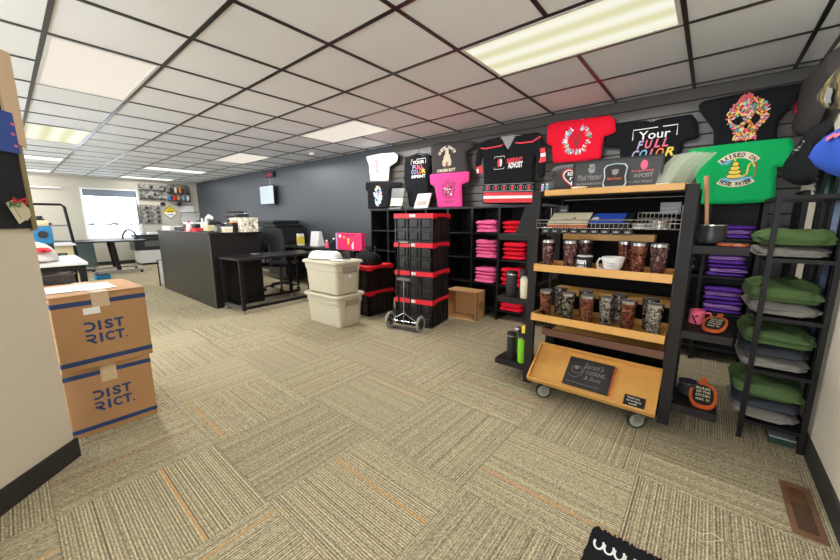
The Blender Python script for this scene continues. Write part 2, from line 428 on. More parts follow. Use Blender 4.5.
def print_mat(name, cols, scale, rough=.3, metal=.4, vary=True):
    """mottled printed wrap: voronoi patches of several colours"""
    m = bpy.data.materials.new(name); m.use_nodes = True; nt = m.node_tree; L = nt.links
    b = nt.nodes['Principled BSDF']; b.inputs['Roughness'].default_value = rough; b.inputs['Metallic'].default_value = metal
    tc = nt.nodes.new('ShaderNodeTexCoord'); oi = nt.nodes.new('ShaderNodeObjectInfo')
    ad = nt.nodes.new('ShaderNodeVectorMath'); ad.operation = 'ADD'; L.new(tc.outputs['Object'], ad.inputs[0])
    mu = nt.nodes.new('ShaderNodeMath'); mu.operation = 'MULTIPLY'; mu.inputs[1].default_value = 9 if vary else 0
    L.new(oi.outputs['Random'], mu.inputs[0]); L.new(mu.outputs[0], ad.inputs[1])
    nz = nt.nodes.new('ShaderNodeTexNoise'); nz.inputs['Scale'].default_value = scale*1.3; nz.inputs['Detail'].default_value = 3; nz.inputs['Distortion'].default_value = 1.5
    L.new(ad.outputs[0], nz.inputs['Vector'])
    vo = nt.nodes.new('ShaderNodeTexVoronoi'); vo.inputs['Scale'].default_value = scale; L.new(ad.outputs[0], vo.inputs['Vector'])
    mx = nt.nodes.new('ShaderNodeMath'); mx.operation = 'ADD'; se = nt.nodes.new('ShaderNodeSeparateColor'); L.new(vo.outputs['Color'], se.inputs[0])
    L.new(nz.outputs['Fac'], mx.inputs[0]); 
    m2 = nt.nodes.new('ShaderNodeMath'); m2.operation = 'MULTIPLY_ADD'; m2.inputs[1].default_value = .7; m2.inputs[2].default_value = -.35
    L.new(se.outputs[0], m2.inputs[0]); L.new(m2.outputs[0], mx.inputs[1])
    cr = nt.nodes.new('ShaderNodeValToRGB'); cr.color_ramp.interpolation = 'CONSTANT'
    e = cr.color_ramp.elements; n = len(cols)
    e[0].position = 0; e[0].color = (*srgb(cols[0]), 1); e[1].position = .12+.8*(n-1)/n; e[1].color = (*srgb(cols[-1]), 1)
    for i in range(1, n-1):
        a = e.new(.12+.8*i/n); a.color = (*srgb(cols[i]), 1)
    L.new(mx.outputs[0], cr.inputs[0]); L.new(cr.outputs[0], b.inputs['Base Color']); return m
TUMB = [print_mat('rose_print_wrap', [(40, 26, 28), (130, 84, 90), (64, 50, 40), (190, 150, 150), (36, 32, 30), (104, 66, 70)], 60, .22, .6),
        print_mat('olive_print_wrap', [(36, 36, 30), (136, 134, 108), (56, 58, 46), (186, 182, 168), (64, 42, 42), (30, 28, 26)], 60, .22, .6),
        print_mat('copper_print_wrap', [(54, 34, 24), (160, 88, 66), (96, 84, 58), (190, 120, 104), (38, 30, 26), (120, 58, 52)], 55, .22, .6),
        print_mat('silver_print_wrap', [(42, 42, 46), (176, 176, 168), (74, 72, 68), (206, 202, 190), (52, 44, 48), (130, 100, 100)], 55, .22, .6)]
CAMO = print_mat('camouflage_cloth', [(50, 40, 26), (92, 80, 44), (140, 120, 70), (60, 64, 40), (30, 26, 20)], 14, .9, 0)
FLORAL = print_mat('floral_paper', [(230, 226, 210), (228, 222, 200), (150, 140, 120), (236, 230, 214), (90, 90, 70)], 26, .6, 0)
TOOLS = print_mat('speckled_board', [(60, 60, 62), (150, 146, 136), (80, 80, 80), (190, 186, 172), (120, 116, 108)], 22, .6, 0)
# ------------------------------------------------------------------ the room
XW, XE, YN, YS = -12.7, .52, 4.12, -3.0
f = MB().box(XW-.2, YS, -.05, XE+.2, YN, 0); struct('floor', f, carpet_mat())
# ceiling with recessed troffers left open
def gx(j): return -(j+3.3903)*CELL
def gy(i): return (i+.5326)*CELL
LIGHTS = [(3, -3, 1, 2), (0, 2, 1, 2), (4, 2, 1, 2), (0, 7, 1, 2), (4, 7, 1, 2), (3, 12, 2, 1), (-1, 12, 2, 1), (3, 16, 2, 1), (-1, 16, 2, 1), (-4, 7, 1, 2)]
occ = {(i+a, j+b) for i, j, w, l in LIGHTS for a in range(w) for b in range(l)}
cb = MB()
for i in range(-7, 7):
    for j in range(-6, 18):
        if (i, j) in occ: continue
        y0, y1 = max(gy(i), YS), min(gy(i+1), YN); x1, x0 = min(gx(j), XE+.1), max(gx(j+1), XW-.1)
        if y1 <= y0 or x1 <= x0: continue
        cb.box(x0, y0, CZ+.006, x1, y1, CZ+.02)
struct('ceiling', cb, M_['ceil'])
bb = MB(); hw = .0125
for i in range(-7, 7):
    y = gy(i)
    if not (YS < y < YN): continue
    # break the bar across a two-row lamp
    segs = []; x = gx(18)
    cuts = [(gx(j+l), gx(j)) for (ii, j, w, l) in LIGHTS if w == 2 and ii+1 == i]
    lo = XW-.05
    for c0, c1 in sorted(cuts): segs.append((lo, c0)); lo = c1
    segs.append((lo, XE))
    for a, b in segs:
        if b > a: bb.box(a, y-hw, CZ, b, y+hw, CZ+.012)
for j in range(-6, 18):
    x = gx(j)
    if not (XW < x < XE): continue
    cuts = [(gy(i), gy(i+w)) for (i, jj, w, l) in LIGHTS if l == 2 and jj+1 == j]
    lo = YS
    for c0, c1 in sorted(cuts):
        bb.box(x-hw, lo, CZ-.0005, x+hw, c0, CZ+.0115); lo = c1
    bb.box(x-hw, lo, CZ-.0005, x+hw, YN, CZ+.0115)
bb.box(XW, YN-.03, CZ, XE, YN, CZ+.012); bb.box(XE-.022, YS, CZ, XE, YN, CZ+.012)
struct('trim_1', bb, M_['bar'])
# walls
struct('wall_north', MB().box(XW-.15, YN, 0, XE+.15, YN+.12, CZ+.3), M_['blackwall'])
struct('wall_east', MB().box(XE, YS, 0, XE+.12, YN, CZ+.3), M_['cream'])
WY0, WY1, WZ0, WZ1 = 1.44, 2.56, .74, 2.03
w = MB(); w.box(XW-.15, YS, 0, XW, WY0, CZ+.3); w.box(XW-.15, WY1, 0, XW, YN, CZ+.3); w.box(XW-.15, WY0, 0, XW, WY1, WZ0); w.box(XW-.15, WY0, WZ1, XW, WY1, CZ+.3)
struct('wall_west', w, M_['west'])
w = MB(); yb = YS-.12
for a, b in ((XW-.15, -12.1), (-4.3, -2.2), (.4, XE+.12)): w.box(a, yb, 0, b, YS, CZ+.3)
for a, b in ((-12.1, -4.3), (-2.2, .4)): w.box(a, yb, 0, b, YS, .55); w.box(a, yb, 2.32, b, YS, CZ+.3)
struct('wall_south', w, M_['cream'])
struct('roof', MB().box(XW-.3, YS-.3, CZ+.3, XE+.3, YN+.3, CZ+.4), M_['blk'])
for n, a in (('baseboard_north', (XW, YN-.012, 0, -4.2, YN, .1)), ('baseboard_east', (XE-.012, YS, 0, XE, YN-.1, .105)), ('baseboard_west', (XW, YS, 0, XW+.012, YN, .1))):
    struct(n, MB().box(*a), M_['base'])
# window in the west wall
wf = MB()
for a in ((WY0-.04, WZ1, WY1+.04, WZ1+.04), (WY0-.04, WZ0-.04, WY1+.04, WZ0), (WY0-.04, WZ0, WY0, WZ1), (WY1, WZ0, WY1+.04, WZ1)):
    wf.box(XW-.1, a[0], a[1], XW+.015, a[2], a[3])
win = struct('window_1', wf, M_['whiteg'])
MB().box(XW-.06, WY0, WZ0, XW-.054, WY1, WZ1).build('window_pane', M_['glasspane'], win)
MB().box(XW-.04, WY0+.01, WZ1-.17, XW-.01, WY1-.01, WZ1-.002).build('roller_blind', mat('blue_grey_blind', (120, 130, 145), .7), win)
# outside: snow field and a treeline with haze painted in
struct('snow_ground', MB().box(-300, -150, -.5, XW-.4, 200, -.4), M_['snow'])
tr = MB()
for k in range(160):
    y = -60+k*1.1; tr.lathe([(0.01, 0), (2.4, 1), (2.8, 3), (1.2, 5.5+2*random.random()), (.02, 6.5+2*random.random())], (-150+random.random()*8, y, -.4), 8)
tag(tr.build('treeline', M_['tree']), 'haze-paled distant treeline beyond the snow outside the far window', 'trees', kind='stuff')
# slat board on the north wall
SLX0, SLX1 = -3.98, .515
sp = MB(); z = CZ-.005
k = 0
while z > 1.2:
    zb = z-.1; sp.box(SLX0, YN-.05, zb+.008, SLX1, YN-.006, z, b=.003); z = zb
sp = sp.build('slat_board', M_['slat']); tag(sp, 'grey brown slatted display board behind the hanging shirts', 'wall panel')
g = MB().box(SLX0, YN-.03, 1.2, SLX1, YN-.004, CZ-.02).build('groove_backing', M_['groove'], sp)
# ------------------------------------------------------------------ ceiling lights
glow = mat('lamp_diffuser_warm', (20, 20, 20), .5, emit=1.0, ecol=(238, 227, 212), var=0)
glow2 = mat('lamp_diffuser_cool', (20, 20, 20), .5, emit=1.25, ecol=(244, 244, 240), var=0)
def striped_glow():
    m = bpy.data.materials.new('lamp_diffuser_tubes'); m.use_nodes = True; nt = m.node_tree; L = nt.links; b = nt.nodes['Principled BSDF']
    b.inputs['Base Color'].default_value = (.01, .01, .01, 1)
    tc = nt.nodes.new('ShaderNodeTexCoord'); sp = nt.nodes.new('ShaderNodeSeparateXYZ'); L.new(tc.outputs['Object'], sp.inputs[0])
    mm = nt.nodes.new('ShaderNodeMath'); mm.operation = 'MULTIPLY'; mm.inputs[1].default_value = 2*PI/.2; L.new(sp.outputs[1], mm.inputs[0])
    c = nt.nodes.new('ShaderNodeMath'); c.operation = 'COSINE'; L.new(mm.outputs[0], c.inputs[0])
    mr = nt.nodes.new('ShaderNodeMapRange'); mr.inputs[1].default_value = -1; mr.inputs[2].default_value = 1; L.new(c.outputs[0], mr.inputs[0])
    cr = nt.nodes.new('ShaderNodeValToRGB'); cr.color_ramp.elements[0].color = (*srgb((222, 218, 174)), 1); cr.color_ramp.elements[1].color = (*srgb((246, 246, 228)), 1)
    L.new(mr.outputs[0], cr.inputs[0]); L.new(cr.outputs[0], b.inputs['Emission Color']); b.inputs['Emission Strength'].default_value = 1.02; return m
glow3 = striped_glow()
LL = ['large ceiling light above the wooden tray rack, nearest fixture', 'warm square-looking ceiling light at upper left of the photo', 'ceiling light above the totes and the shirt wall',
      'pale yellow ceiling light behind the warm one at far left', 'small lit ceiling panel above the black counter', 'thin bright ceiling light before the tool boards on the far wall',
      'thin ceiling light at far left beside the partition top', 'farthest thin ceiling light near the tool boards', 'farthest ceiling light at the left above the far window wall',
      'ceiling light over the unseen near side of the workroom']
frm = mat('white_lamp_frame', (225, 225, 220), .4)
for n, (i, j, w_, l_) in enumerate(LIGHTS):
    x1, x0 = gx(j)-.014, gx(j+l_)+.014; y0, y1 = gy(i)+.014, gy(i+w_)-.014; cx, cy = (x0+x1)/2, (y0+y1)/2
    t = thing('ceiling_light', LL[n], 'ceiling light', (cx, cy, CZ), 0, 'recessed ceiling lights')
    a, b = (x1-x0)/2, (y1-y0)/2; fm = MB(); e = .022
    for q in ((-a, -b, a, -b+e), (-a, b-e, a, b), (-a, -b+e, -a+e, b-e), (a-e, -b+e, a, b-e)): fm.box(q[0], q[1], -.002, q[2], q[3], .03)
    fm.box(-a, -b, .03, a, b, .09)
    fm.build('lamp_frame', frm, t)
    MB().box(-a+e, -b+e, .004, a-e, b-e, .012).build('diffuser', glow3 if n in (0, 3) else glow2 if n > 4 else glow, t)
    lo = area('ceiling_light_lamp', (cx, cy, CZ-.006), (0, 0, 0), x1-x0-.05, y1-y0-.05, TROFFER_W, (1, .985, .955), 122)
    for q in (-1, 1):
        pl = bpy.data.lights.new('ceiling_light_tube', 'SPOT'); pl.energy = TUBE_W*(.95 if j < 0 else 1.45 if j < 5 else .75 if j < 10 else .3); pl.spot_size = math.radians(176); pl.spot_blend = .1; pl.color = (1, .985, .955); pl.shadow_soft_size = 0
        po = bpy.data.objects.new('ceiling_light_tube', pl); COL.objects.link(po); po.location = (cx+q*.3*(l_ == 2), cy+q*.3*(w_ == 2), CZ-.012)
# smoke detector
p = aZ(313, 153, CZ)
t = thing('smoke_detector', 'white round smoke detector on the ceiling over the black wall', 'smoke detector', (p.x, p.y, CZ-.04))
MB().lathe([(.05, 0), (.062, .01), (.065, .035), (.07, .04)]).build('sensor_body', M_['whiteg'], t, True)
# ------------------------------------------------------------------ near partition on the left
P0 = Vector((-2.413, .087, 0)); dd = Vector((.70, -.714, 0)).normalized(); nn = Vector((.714, .70, 0)).normalized()
def pfr(u, v, d): return P0+dd*u+nn*d+Vector((0, 0, v))
pw = MB(); pw.prism([(0, 0), (2.1, 0), (2.1, 1.9), (0, 1.9)], -.13, 0, pfr)
struct('wall_partition', pw, M_['cream'])
struct('baseboard_partition', MB().prism([(-.012, 0), (2.1, 0), (2.1, .105), (-.012, .105)], -.13, .012, pfr), M_['base'])
nb = thing('notice_board', 'tall black notice board with olive frame on the near partition', 'notice board', tuple(pfr(0, 1.18, 0)))
def nfr(u, v, d): return pfr(u, v, d)-nb.location
MB().prism([(.015, 1.185), (1.2, 1.185), (1.2, 1.56), (.015, 1.56)], .001, .014, nfr).build('board_panel', mat('black_felt', (28, 30, 36), .9), nb)
MB().prism([(-.004, 1.175), (.014, 1.175), (.014, 1.87), (-.004, 1.87)], 0, .02, nfr).build('frame_strip', mat('olive_wood', (140, 126, 84), .6), nb)
MB().prism([(.015, 1.565), (1.2, 1.565), (1.2, 1.87), (.015, 1.87)], .001, .013, nfr).build('upper_panel', mat('black_felt', (28, 30, 36), .9), nb)
wb = thing('wooden_header_board', 'pale wooden board edge on top of the notice board at left', 'board', tuple(pfr(0, 1.54, 0)))
def wfr(u, v, d): return pfr(u, v, d)-wb.location
MB().prism([(-.012, 1.54), (.05, 1.56), (.06, 1.93), (-.012, 1.93)], .021, .034, wfr).build('board_plank', mat('pale_pine', (214, 186, 150), .6, var=.1, scale=8), wb)
pc = thing('blue_poster', 'blue leaflet with pink dots pinned high on the notice board', 'poster', tuple(pfr(.07, 1.6, .02)))
def cfr(u, v, d): return pfr(u, v, d)-pc.location
def cpx(px, py, off=0.):
    d = ray(px, py); k = (P0-EYE).dot(nn)/d.dot(nn); q = EYE+d*k; return ((q-P0).dot(dd), q.z)
poly = [cpx(-14, 108), cpx(3, 113), cpx(12, 154), cpx(-10, 150)]
MB().prism(poly, .0345, .036, cfr).build('leaflet', mat('blue_leaflet', (30, 70, 160), .6), pc)
dcl = Decal()
for (a, b) in ((5, 124), (6, 134), (9, 146)): q = cpx(a-2, b); dcl.disc(q[0], q[1], .008, .006)
dcl.build('dots', M_['pinkp'], pc, lambda u, v: cfr(u, v, .0364))
for n, (pts, lab) in enumerate(((((-2, 199), (14, 199), (32, 221), (14, 224)), 'cream gift tag with red and green bow on the notice board'),
                                (((12, 200), (29, 213), (24, 221), (10, 206)), 'smaller cream tag tucked behind the bow tag'))):
    t = thing('gift_tag', lab, 'tag', tuple(pfr(.05, 1.2, .02)))
    tf = lambda u, v, d, t=t: pfr(u, v, d)-t.location
    poly = [cpx(*q) for q in ([(0, 203), (9, 199), (15, 205), (22, 219), (14, 224)] if n == 0 else [(11, 202), (16, 200), (29, 213), (23, 221), (16, 212)])]
    MB().prism(poly, .0215-.004*n, .0225-.004*n, tf).build('card', M_['creamp'], t)
    if n == 0:
        d = Decal(); q = cpx(7, 205); q2 = cpx(20, 222)
        d.line([q, cpx(16, 219)], .002); d.build('pen_line', M_['blackp'], t, lambda u, v: tf(u, v, .0228))
        bw = MB(); qx = cpx(12, 201)
        for s in (-1, 1): bw.tube([pfr(qx[0], qx[1], .024)-t.location, pfr(qx[0]+s*.025, qx[1]+.012, .034)-t.location, pfr(qx[0]+s*.03, qx[1]-.01, .03)-t.location, pfr(qx[0], qx[1], .024)-t.location], .004)
        bw.build('bow', M_['redp'], t, True)
        bw = MB(); qx = cpx(7, 204)
        for s in (-1, 1): bw.tube([pfr(qx[0], qx[1], .024)-t.location, pfr(qx[0]+s*.02, qx[1]+.008, .034)-t.location, pfr(qx[0]+s*.02, qx[1]-.012, .03)-t.location, pfr(qx[0], qx[1], .024)-t.location], .004)
        bw.build('ribbon', M_['greenp'], t, True)
# ------------------------------------------------------------------ district cardboard boxes
def district_marks(t, w, h, fr, rot=False):
    d = Decal()
    if not rot:
        d.rect(-w/2, .03*h/.4, w/2, .055*h/.4); d.build('stripe', M_['navy'], t, fr)
        d = Decal(); d.rect(-w/2, h-.055*h/.4, w/2, h-.03*h/.4); d.build('stripe', M_['navy'], t, fr)
        l = Decal(); z1 = h*.5; z2 = h*.5-.07; q = .055
        l.line([(-.085, z1+q-.006), (-.065, z1+q-.006), (-.05, z1+q-.013), (-.044, z1+q*.5), (-.05, z1+.013), (-.065, z1+.006), (-.085, z1+.006)], .013)
        l.text('I', -.029, z1, -.016, z1+q, .02).text('S', -.002, z1, .036, z1+q, .04).text('T', .042, z1, .084, z1+q, .04)
        l.line([(-.085, z2+q-.006), (-.062, z2+q-.006), (-.050, z2+q-.013), (-.050, z2+q*.55), (-.062, z2+q*.42), (-.085, z2+q*.42)], .012).line([(-.074, z2+q*.42), (-.046, z2)], .013)
        l.text('I', -.030, z2, -.017, z2+q, .02).text('C', -.006, z2, .034, z2+q, .04).text('T', .038, z2, .080, z2+q, .04).rect(.083, z2, .092, z2+.009)
        l.build('lettering', M_['navy'], t, fr)
    return t
def carton(label, loc, rz, w, dpt, h, flaps=False):
    t = thing('cardboard_box', label, 'cardboard box', loc, rz, 'stacked cardboard cartons')
    # face that carries the print looks along local +X; origin = middle of that face's foot
    MB().box(-dpt, -w/2, 0, 0, w/2, h, b=.004).build('carton_body', M_['card'], t)
    fr = lambda u, v: Vector((.0012, u, v)); district_marks(t, w, h, fr)
    d = Decal(); e = -w/2-.0012
    d.rect(-dpt, .03, 0, .055); d.rect(-dpt, h-.055, 0, h-.03); d.build('side_stripe', M_['navy'], t, lambda u, v: Vector((u, e, v)))
    return t
BH = .405
c1 = carton('lower cardboard carton of two, standing on the carpet by the partition', (-2.6, .287, 0), math.radians(-1), .385, .5, BH)
c2 = carton('upper cardboard carton with taped white label, on top of the other carton', (-2.575, .297, BH), math.radians(3), .40, .5, .415)
MB().prism([(-.5, -.205), (0.002, -.205), (0.002, -.002), (-.5, -.004)], .415, .419, lambda u, v, d: Vector((u, v, d))).build('flap', M_['card'], c2)
MB().prism([(-.5, .002), (0.002, .002), (0.002, .205), (-.5, .205)], .415, .419, lambda u, v, d: Vector((u, v, d+.004*(u+.5)))).build('flap', M_['card'], c2)
MB().box(-.5, -.04, .4195, .0, .035, .4225).build('packing_tape', M_['tape'], c2)
MB().box(.0006, -.04, .34, .0022, .035, .418).build('packing_tape', M_['tape'], c2)
MB().prism([(-.38, -.17), (-.14, -.19), (-.1, .1), (-.36, .1)], .4225, .4245, lambda u, v, d: Vector((u, v, d))).build('paper_label', M_['white'], c2)
MB().box(.0022, -.08, .305, .0034, -.01, .342).build('small_label', M_['white'], c2)
MB().box(.0006, -.04, .30, .0018, .03, .404).build('packing_tape', M_['tape'], c1)
# open carton lying on its side by the crates
t = thing('cardboard_box', 'open empty cardboard box on its side in front of the black shelving', 'cardboard box', (-2.05, 3.505, 0), math.radians(4))
w_, d_, h_, k = .42, .245, .355, .006
MB().box(-w_, 0, 0, 0, d_, k).box(-w_, 0, h_-k, 0, d_, h_).box(-w_, d_-k, k, 0, d_, h_-k).box(-w_, 0, k, -w_+k, d_-k, h_-k).box(-k, 0, k, 0, d_-k, h_-k).build('carton_body', M_['cardin'], t)
fr = lambda u, v: Vector((.001, u, v))
d = Decal(); d.rect(.022, 0, .04, h_); d.rect(d_-.04, 0, d_-.022, h_); d.build('stripe', M_['gunmetal'], t, fr)
d = Decal(); d.text('DIST', .105-.05+.05, .17-.02, .105+.05+.05, .17+.02, .03, 0, -PI/2); d.text('RICT', .105-.05+.002, .17-.02, .105+.05+.002, .17+.02, .03, 0, -PI/2); d.build('lettering', M_['blackp'], t, fr)
d = Decal(); d.rect(-w_, .022, 0, .04); d.rect(-w_, d_-.04, 0, d_-.022); d.build('top_stripe', mat('tan_tape', (176, 138, 96), .5), t, lambda u, v: Vector((u, v, h_+.0012)))
# ------------------------------------------------------------------ putty totes
def tote(label, loc, rz, lidded=True):
    t = thing('storage_tote', label, 'storage tote', loc, rz, 'stacked putty plastic totes')
    H = .37; bm = bmesh.new()
    def ring(hx, hy, z, r=.05, n=5):
        out = []
        for sx, sy, a0 in ((1, 1, 0), (-1, 1, 90), (-1, -1, 180), (1, -1, 270)):
            for i in range(n+1):
                a = math.radians(a0+90*i/n); out.append(bm.verts.new((sx*(hx-r)+r*math.cos(a), sy*(hy-r)+r*math.sin(a), z)))
        return out
    prof = [(.262, .155, 0, .03), (.275, .165, .008, .04), (.288, .178, .265, .045), (.297, .187, .27, .05), (.305, .195, .35, .05)]
    rs = [ring(a, b, z, r) for a, b, z, r in prof]
    for a, b in zip(rs, rs[1:]):
        for i in range(len(a)): bm.faces.new((a[i], a[(i+1) % len(a)], b[(i+1) % len(a)], b[i]))
    bm.faces.new(rs[0][::-1]); bm.faces.new(rs[-1]); mb = MB(); mb.bm(bm); mb.build('tote_body', M_['tote'], t, True, 30)
    bm = bmesh.new(); rs = [ring(a, b, z, r) for a, b, z, r in ((.310, .20, .345, .05), (.325, .215, .347, .06), (.328, .218, .36, .06), (.322, .212, .375, .06), (.312, .202, .38, .055), (.295, .185, .374, .05))]
    for a, b in zip(rs, rs[1:]):
        for i in range(len(a)): bm.faces.new((a[i], a[(i+1) % len(a)], b[(i+1) % len(a)], b[i]))
    bm.faces.new(rs[0][::-1]); bm.faces.new(rs[-1]); mb = MB(); mb.bm(bm); mb.build('tote_lid', M_['tote'], t, True, 30)
    # end panel with hand hold
    hp = MB(); hp.box(.291, -.10, .03, .297, -.092, .33).box(.291, .11, .03, .297, .118, .33).box(.295, -.10, .322, .318, .118, .342, b=.006); hp.build('handle', M_['tote'], t)
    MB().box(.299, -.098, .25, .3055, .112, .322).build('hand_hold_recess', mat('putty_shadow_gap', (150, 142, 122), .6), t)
    return t
t1 = tote('lower putty plastic tote standing on the carpet, under another', (-3.38, 2.445, 0), math.radians(4))
t2 = dup(t1, (-3.39, 2.445, .382), math.radians(2), 'upper putty plastic tote with papers lying on its lid')
MB().box(.306, -.02, .19, .309, .01, .225).build('small_label', M_['white'], t2)
zt = .382+.382
for n, (lab, x, y, rz, a, b, c, mm) in enumerate((('crumpled white paper bag lying on the upper tote', -3.50, 2.43, .3, .20, .12, .09, 'white'), ('flat white envelope on the front right of the tote lid', -3.22, 2.40, .25, .10, .05, .006, 'white'))):
    o = thing('paper_bag' if n == 0 else 'envelope', lab, 'bag' if n == 0 else 'envelope', (x, y, zt), rz)
    fr3 = lambda u, v, d: Vector((u, v, d))
    cloth('paper_sheet', [(-a, -b), (a, -b), (a*1.05, b*.7), (a*.2, b), (-a, b*.8)], fr3, c, M_[mm], o, .012, .012 if n == 0 else .001, n+3, .08 if n == 0 else .01)
o = thing('tape_gun', 'black tape dispenser standing behind papers on the tote', 'tape dispenser', (-3.27, 2.55, zt), .4)
MB().cyl((0, 0, .045), (0, .04, .045), .045, n=20).build('tape_roll', M_['blackp'], o, True); MB().box(-.05, .0, 0, .05, .04, .012).box(.04, 0, .01, .055, .04, .07).build('dispenser_frame', M_['gunmetal'], o)
# ------------------------------------------------------------------ black crates with red lids
def crate_proto():
    t = thing('lidded_crate', '', 'crate', (0, 0, 0), 0, 'black crates with red lids')
    w, d, h = .485, .45, .322; H = h-.045
    b = MB(); b.box(.016, .016, 0, w-.016, d-.016, H)
    for sgn, y in ((0, 0), (1, d)):
        y0, y1 = (0, .018) if not sgn else (d-.018, d)
        for x in (0, w/3-.008, 2*w/3-.008, w-.018): b.box(x, y0, .0, x+.018, y1, H)
        for z in (0, H*.5-.006, H-.014): b.box(.01, y0, z, w-.01, y1, z+.014)
        for i in range(3):
            for j in range(2):
                x0 = i*w/3+.034; z0 = .022+j*H*.5
                b.box(x0, y0+.003 if not sgn else y0-.01, z0+.004, x0+.10, y1-.003 if sgn else y1+.01, z0+.098, b=.012)
    for x0, x1 in ((0, .018), (w-.018, w)):
        for i in range(6): y = i*(d-.016)/5; b.box(x0, y, 0, x1, y+.016, H)
        b.box(x0, 0, 0, x1, d, .014); b.box(x0, 0, H-.014, x1, d, H)
    b.build('crate_body', M_['crate'], t)
    l = MB(); l.box(-.006, -.006, H, w+.006, d+.006, h-.001, b=.004)
    for x0, x1 in ((-.007, .002), (w-.002, w+.007)):
        l.prism([(-.006, H-.012), (.09, H-.012), (.11, H+.012), (d-.11, H+.012), (d-.09, H-.012), (d+.006, H-.012), (d+.006, H+.004), (-.006, H+.004)], x0, x1, lambda u, v, dd: Vector((dd, u, v)))
    l.box(-.006, -.008, H-.006, w+.006, .0, H+.02); l.build('crate_lid', M_['red'], t)
    g = MB()
    for x in (w+.0072, -.0075): g.box(x-.001, .115, H-.012, x, d-.115, H+.008)
    g.build('hand_hold', M_['crate'], t)
    MB().box(.20, -.0095, H+.004, .275, -.0075, H+.036).build('paper_label', M_['white'], t)
    return t
cp = crate_proto(); A = math.radians(11); ch = .322
ox, oy = -2.29-.485*math.cos(A), 2.955-.485*math.sin(A)
names = ['bottom crate of the tall stack, behind the hand truck wheels', 'second crate from the floor in the tall stack', 'third crate from the floor in the tall stack', 'topmost crate of the tall stack of four']
for k in range(4):
    q = moved(cp, (ox, oy, 0), A, 'black crate with red lid, '+names[k]) if k == 0 else dup(cp, (ox+.003*(k % 2), oy+.004*(k % 2), k*ch), A+.006*(k % 3), 'black crate with red lid, '+names[k])
dup(cp, (-3.695, 2.835, 0), .01, 'black crate with red lid on the floor behind the totes')
dup(cp, (-3.69, 2.83, ch), -.01, 'black crate with red lid behind the totes, under the black bag')
t = thing('duffel_bag', 'black bag with loose straps lying on the shorter crate stack', 'bag', (-3.42, 3.04, 2*ch))
fr3 = lambda u, v, d: Vector((u, v, d))
cloth('bag_body', [(-.2, -.13), (.17, -.14), (.21, 0), (.16, .13), (-.17, .14), (-.22, .02)], fr3, .17, M_['tshirt_black'], t, .02, .035, 12, .16, 2)
MB().tube([(-.1, -.12, .03), (-.06, -.13, .14), (.02, -.10, .21), (.1, -.08, .16), (.12, -.13, .04)], .007).tube([(.1, .02, .13), (.13, .0, .23), (.16, -.02, .22), (.17, -.04, .1)], .008).build('strap', M_['blackp'], t, True)
# hand truck
t = thing('hand_truck', 'folding hand truck with grey tyres leaning on the tall crate stack', 'hand truck', (-2.515, 2.765, 0), A)
wl = MB()
for s in (-1, 1):
    q = thing('x', '', '') if False else None
    MB().lathe([(.062, -.011), (.086, -.013), (.093, 0), (.086, .013), (.062, .011), (.062, -.011)], (0, 0, 0), 28, Matrix.Translation((s*.20, -.02, .093)) @ Matrix.Rotation(PI/2, 4, 'Y'), cap=False).build('tyre', M_['greyrub'], t, True)
    hb = MB(); mt = Matrix.Translation((s*.20, -.02, .093)) @ Matrix.Rotation(PI/2, 4, 'Y')
    hb.lathe([(.02, -.02), (.022, .02)], (0, 0, 0), 14, mt)
    for i in range(5):
        a = 2*PI*i/5; hb.box(-.006, .015, -.006, .006, .06, .006, mt @ Matrix.Rotation(a, 4, 'Z'))
    hb.lathe([(.05, -.009), (.061, -.009), (.061, .009), (.05, .009), (.05, -.009)], (0, 0, 0), 20, mt, cap=False); hb.build('wheel_hub', M_['rubber'], t, True)
MB().cyl((-.2, -.02, .093), (.2, -.02, .093), .007).build('axle', M_['chrome'], t)
def lean(z): return -.04+.03*z
MB().tube([(-.075, lean(.55), .08), (-.075, lean(.9), .9), (-.07, lean(1), .975), (.07, lean(1), .975), (.075, lean(.9), .9), (.075, lean(.55), .08)], .009).build('frame_tube', M_['blkmet'], t, True)
MB().cyl((-.055, lean(1)-.002, .976), (.055, lean(1)-.002, .976), .013).build('handle_grip', M_['greymet'], t, True)
MB().box(-.085, lean(.55)-.02, .56, .085, lean(.55)+.006, .59, b=.005).build('cross_bracket', M_['greymet'], t)
MB().tube([(0, lean(.5)-.006, .57), (0, -.045, .03)], .007).tube([(0, -.04, .20), (.17, -.03, .10)], .005).tube([(0, -.04, .20), (-.17, -.03, .10)], .005).build('centre_strut', M_['chrome'], t, True)
MB().box(-.16, -.06, .004, .16, .04, .012).tube([(-.16, -.02, .09), (-.15, -.03, .012)], .006).tube([(.16, -.02, .09), (.15, -.03, .012)], .006).build('toe_plate', M_['greymet'], t)
# ------------------------------------------------------------------ counter
CX0, CX1, CY0, CY1, CT = -7.55, -5.15, 1.755, 2.44, 1.05
t = thing('reception_counter', 'long black reception counter with a glossy side in mid room', 'counter', ((CX0+CX1)/2, (CY0+CY1)/2, 0))
L0 = t.location
def bx(m, x0, y0, z0, x1, y1, z1, b=0): return m.box(x0-L0.x, y0-L0.y, z0-L0.z, x1-L0.x, y1-L0.y, z1-L0.z, b=b)
bx(MB(), CX0+.01, CY0, 0, CX1-.01, CY0+.03, CT-.03).build('front_panel', M_['counter'], t)
bx(MB(), CX1-.03, CY0+.03, 0, CX1, CY1, CT-.03).build('end_panel', M_['blk'], t); bx(MB(), CX0, CY0+.03, 0, CX0+.03, CY1, CT-.03).build('end_panel', M_['blk'], t)
bx(MB(), CX0-.01, CY0-.01, CT-.03, CX1+.01, CY1+.02, CT, .004).build('countertop', M_['counter'], t)
bx(MB(), CX1-.004, CY0-.004, 0, CX1+.004, CY0+.008, CT-.03).build('corner_trim', M_['greymet'], t)
p = aX(162, 268, CX0-.05)
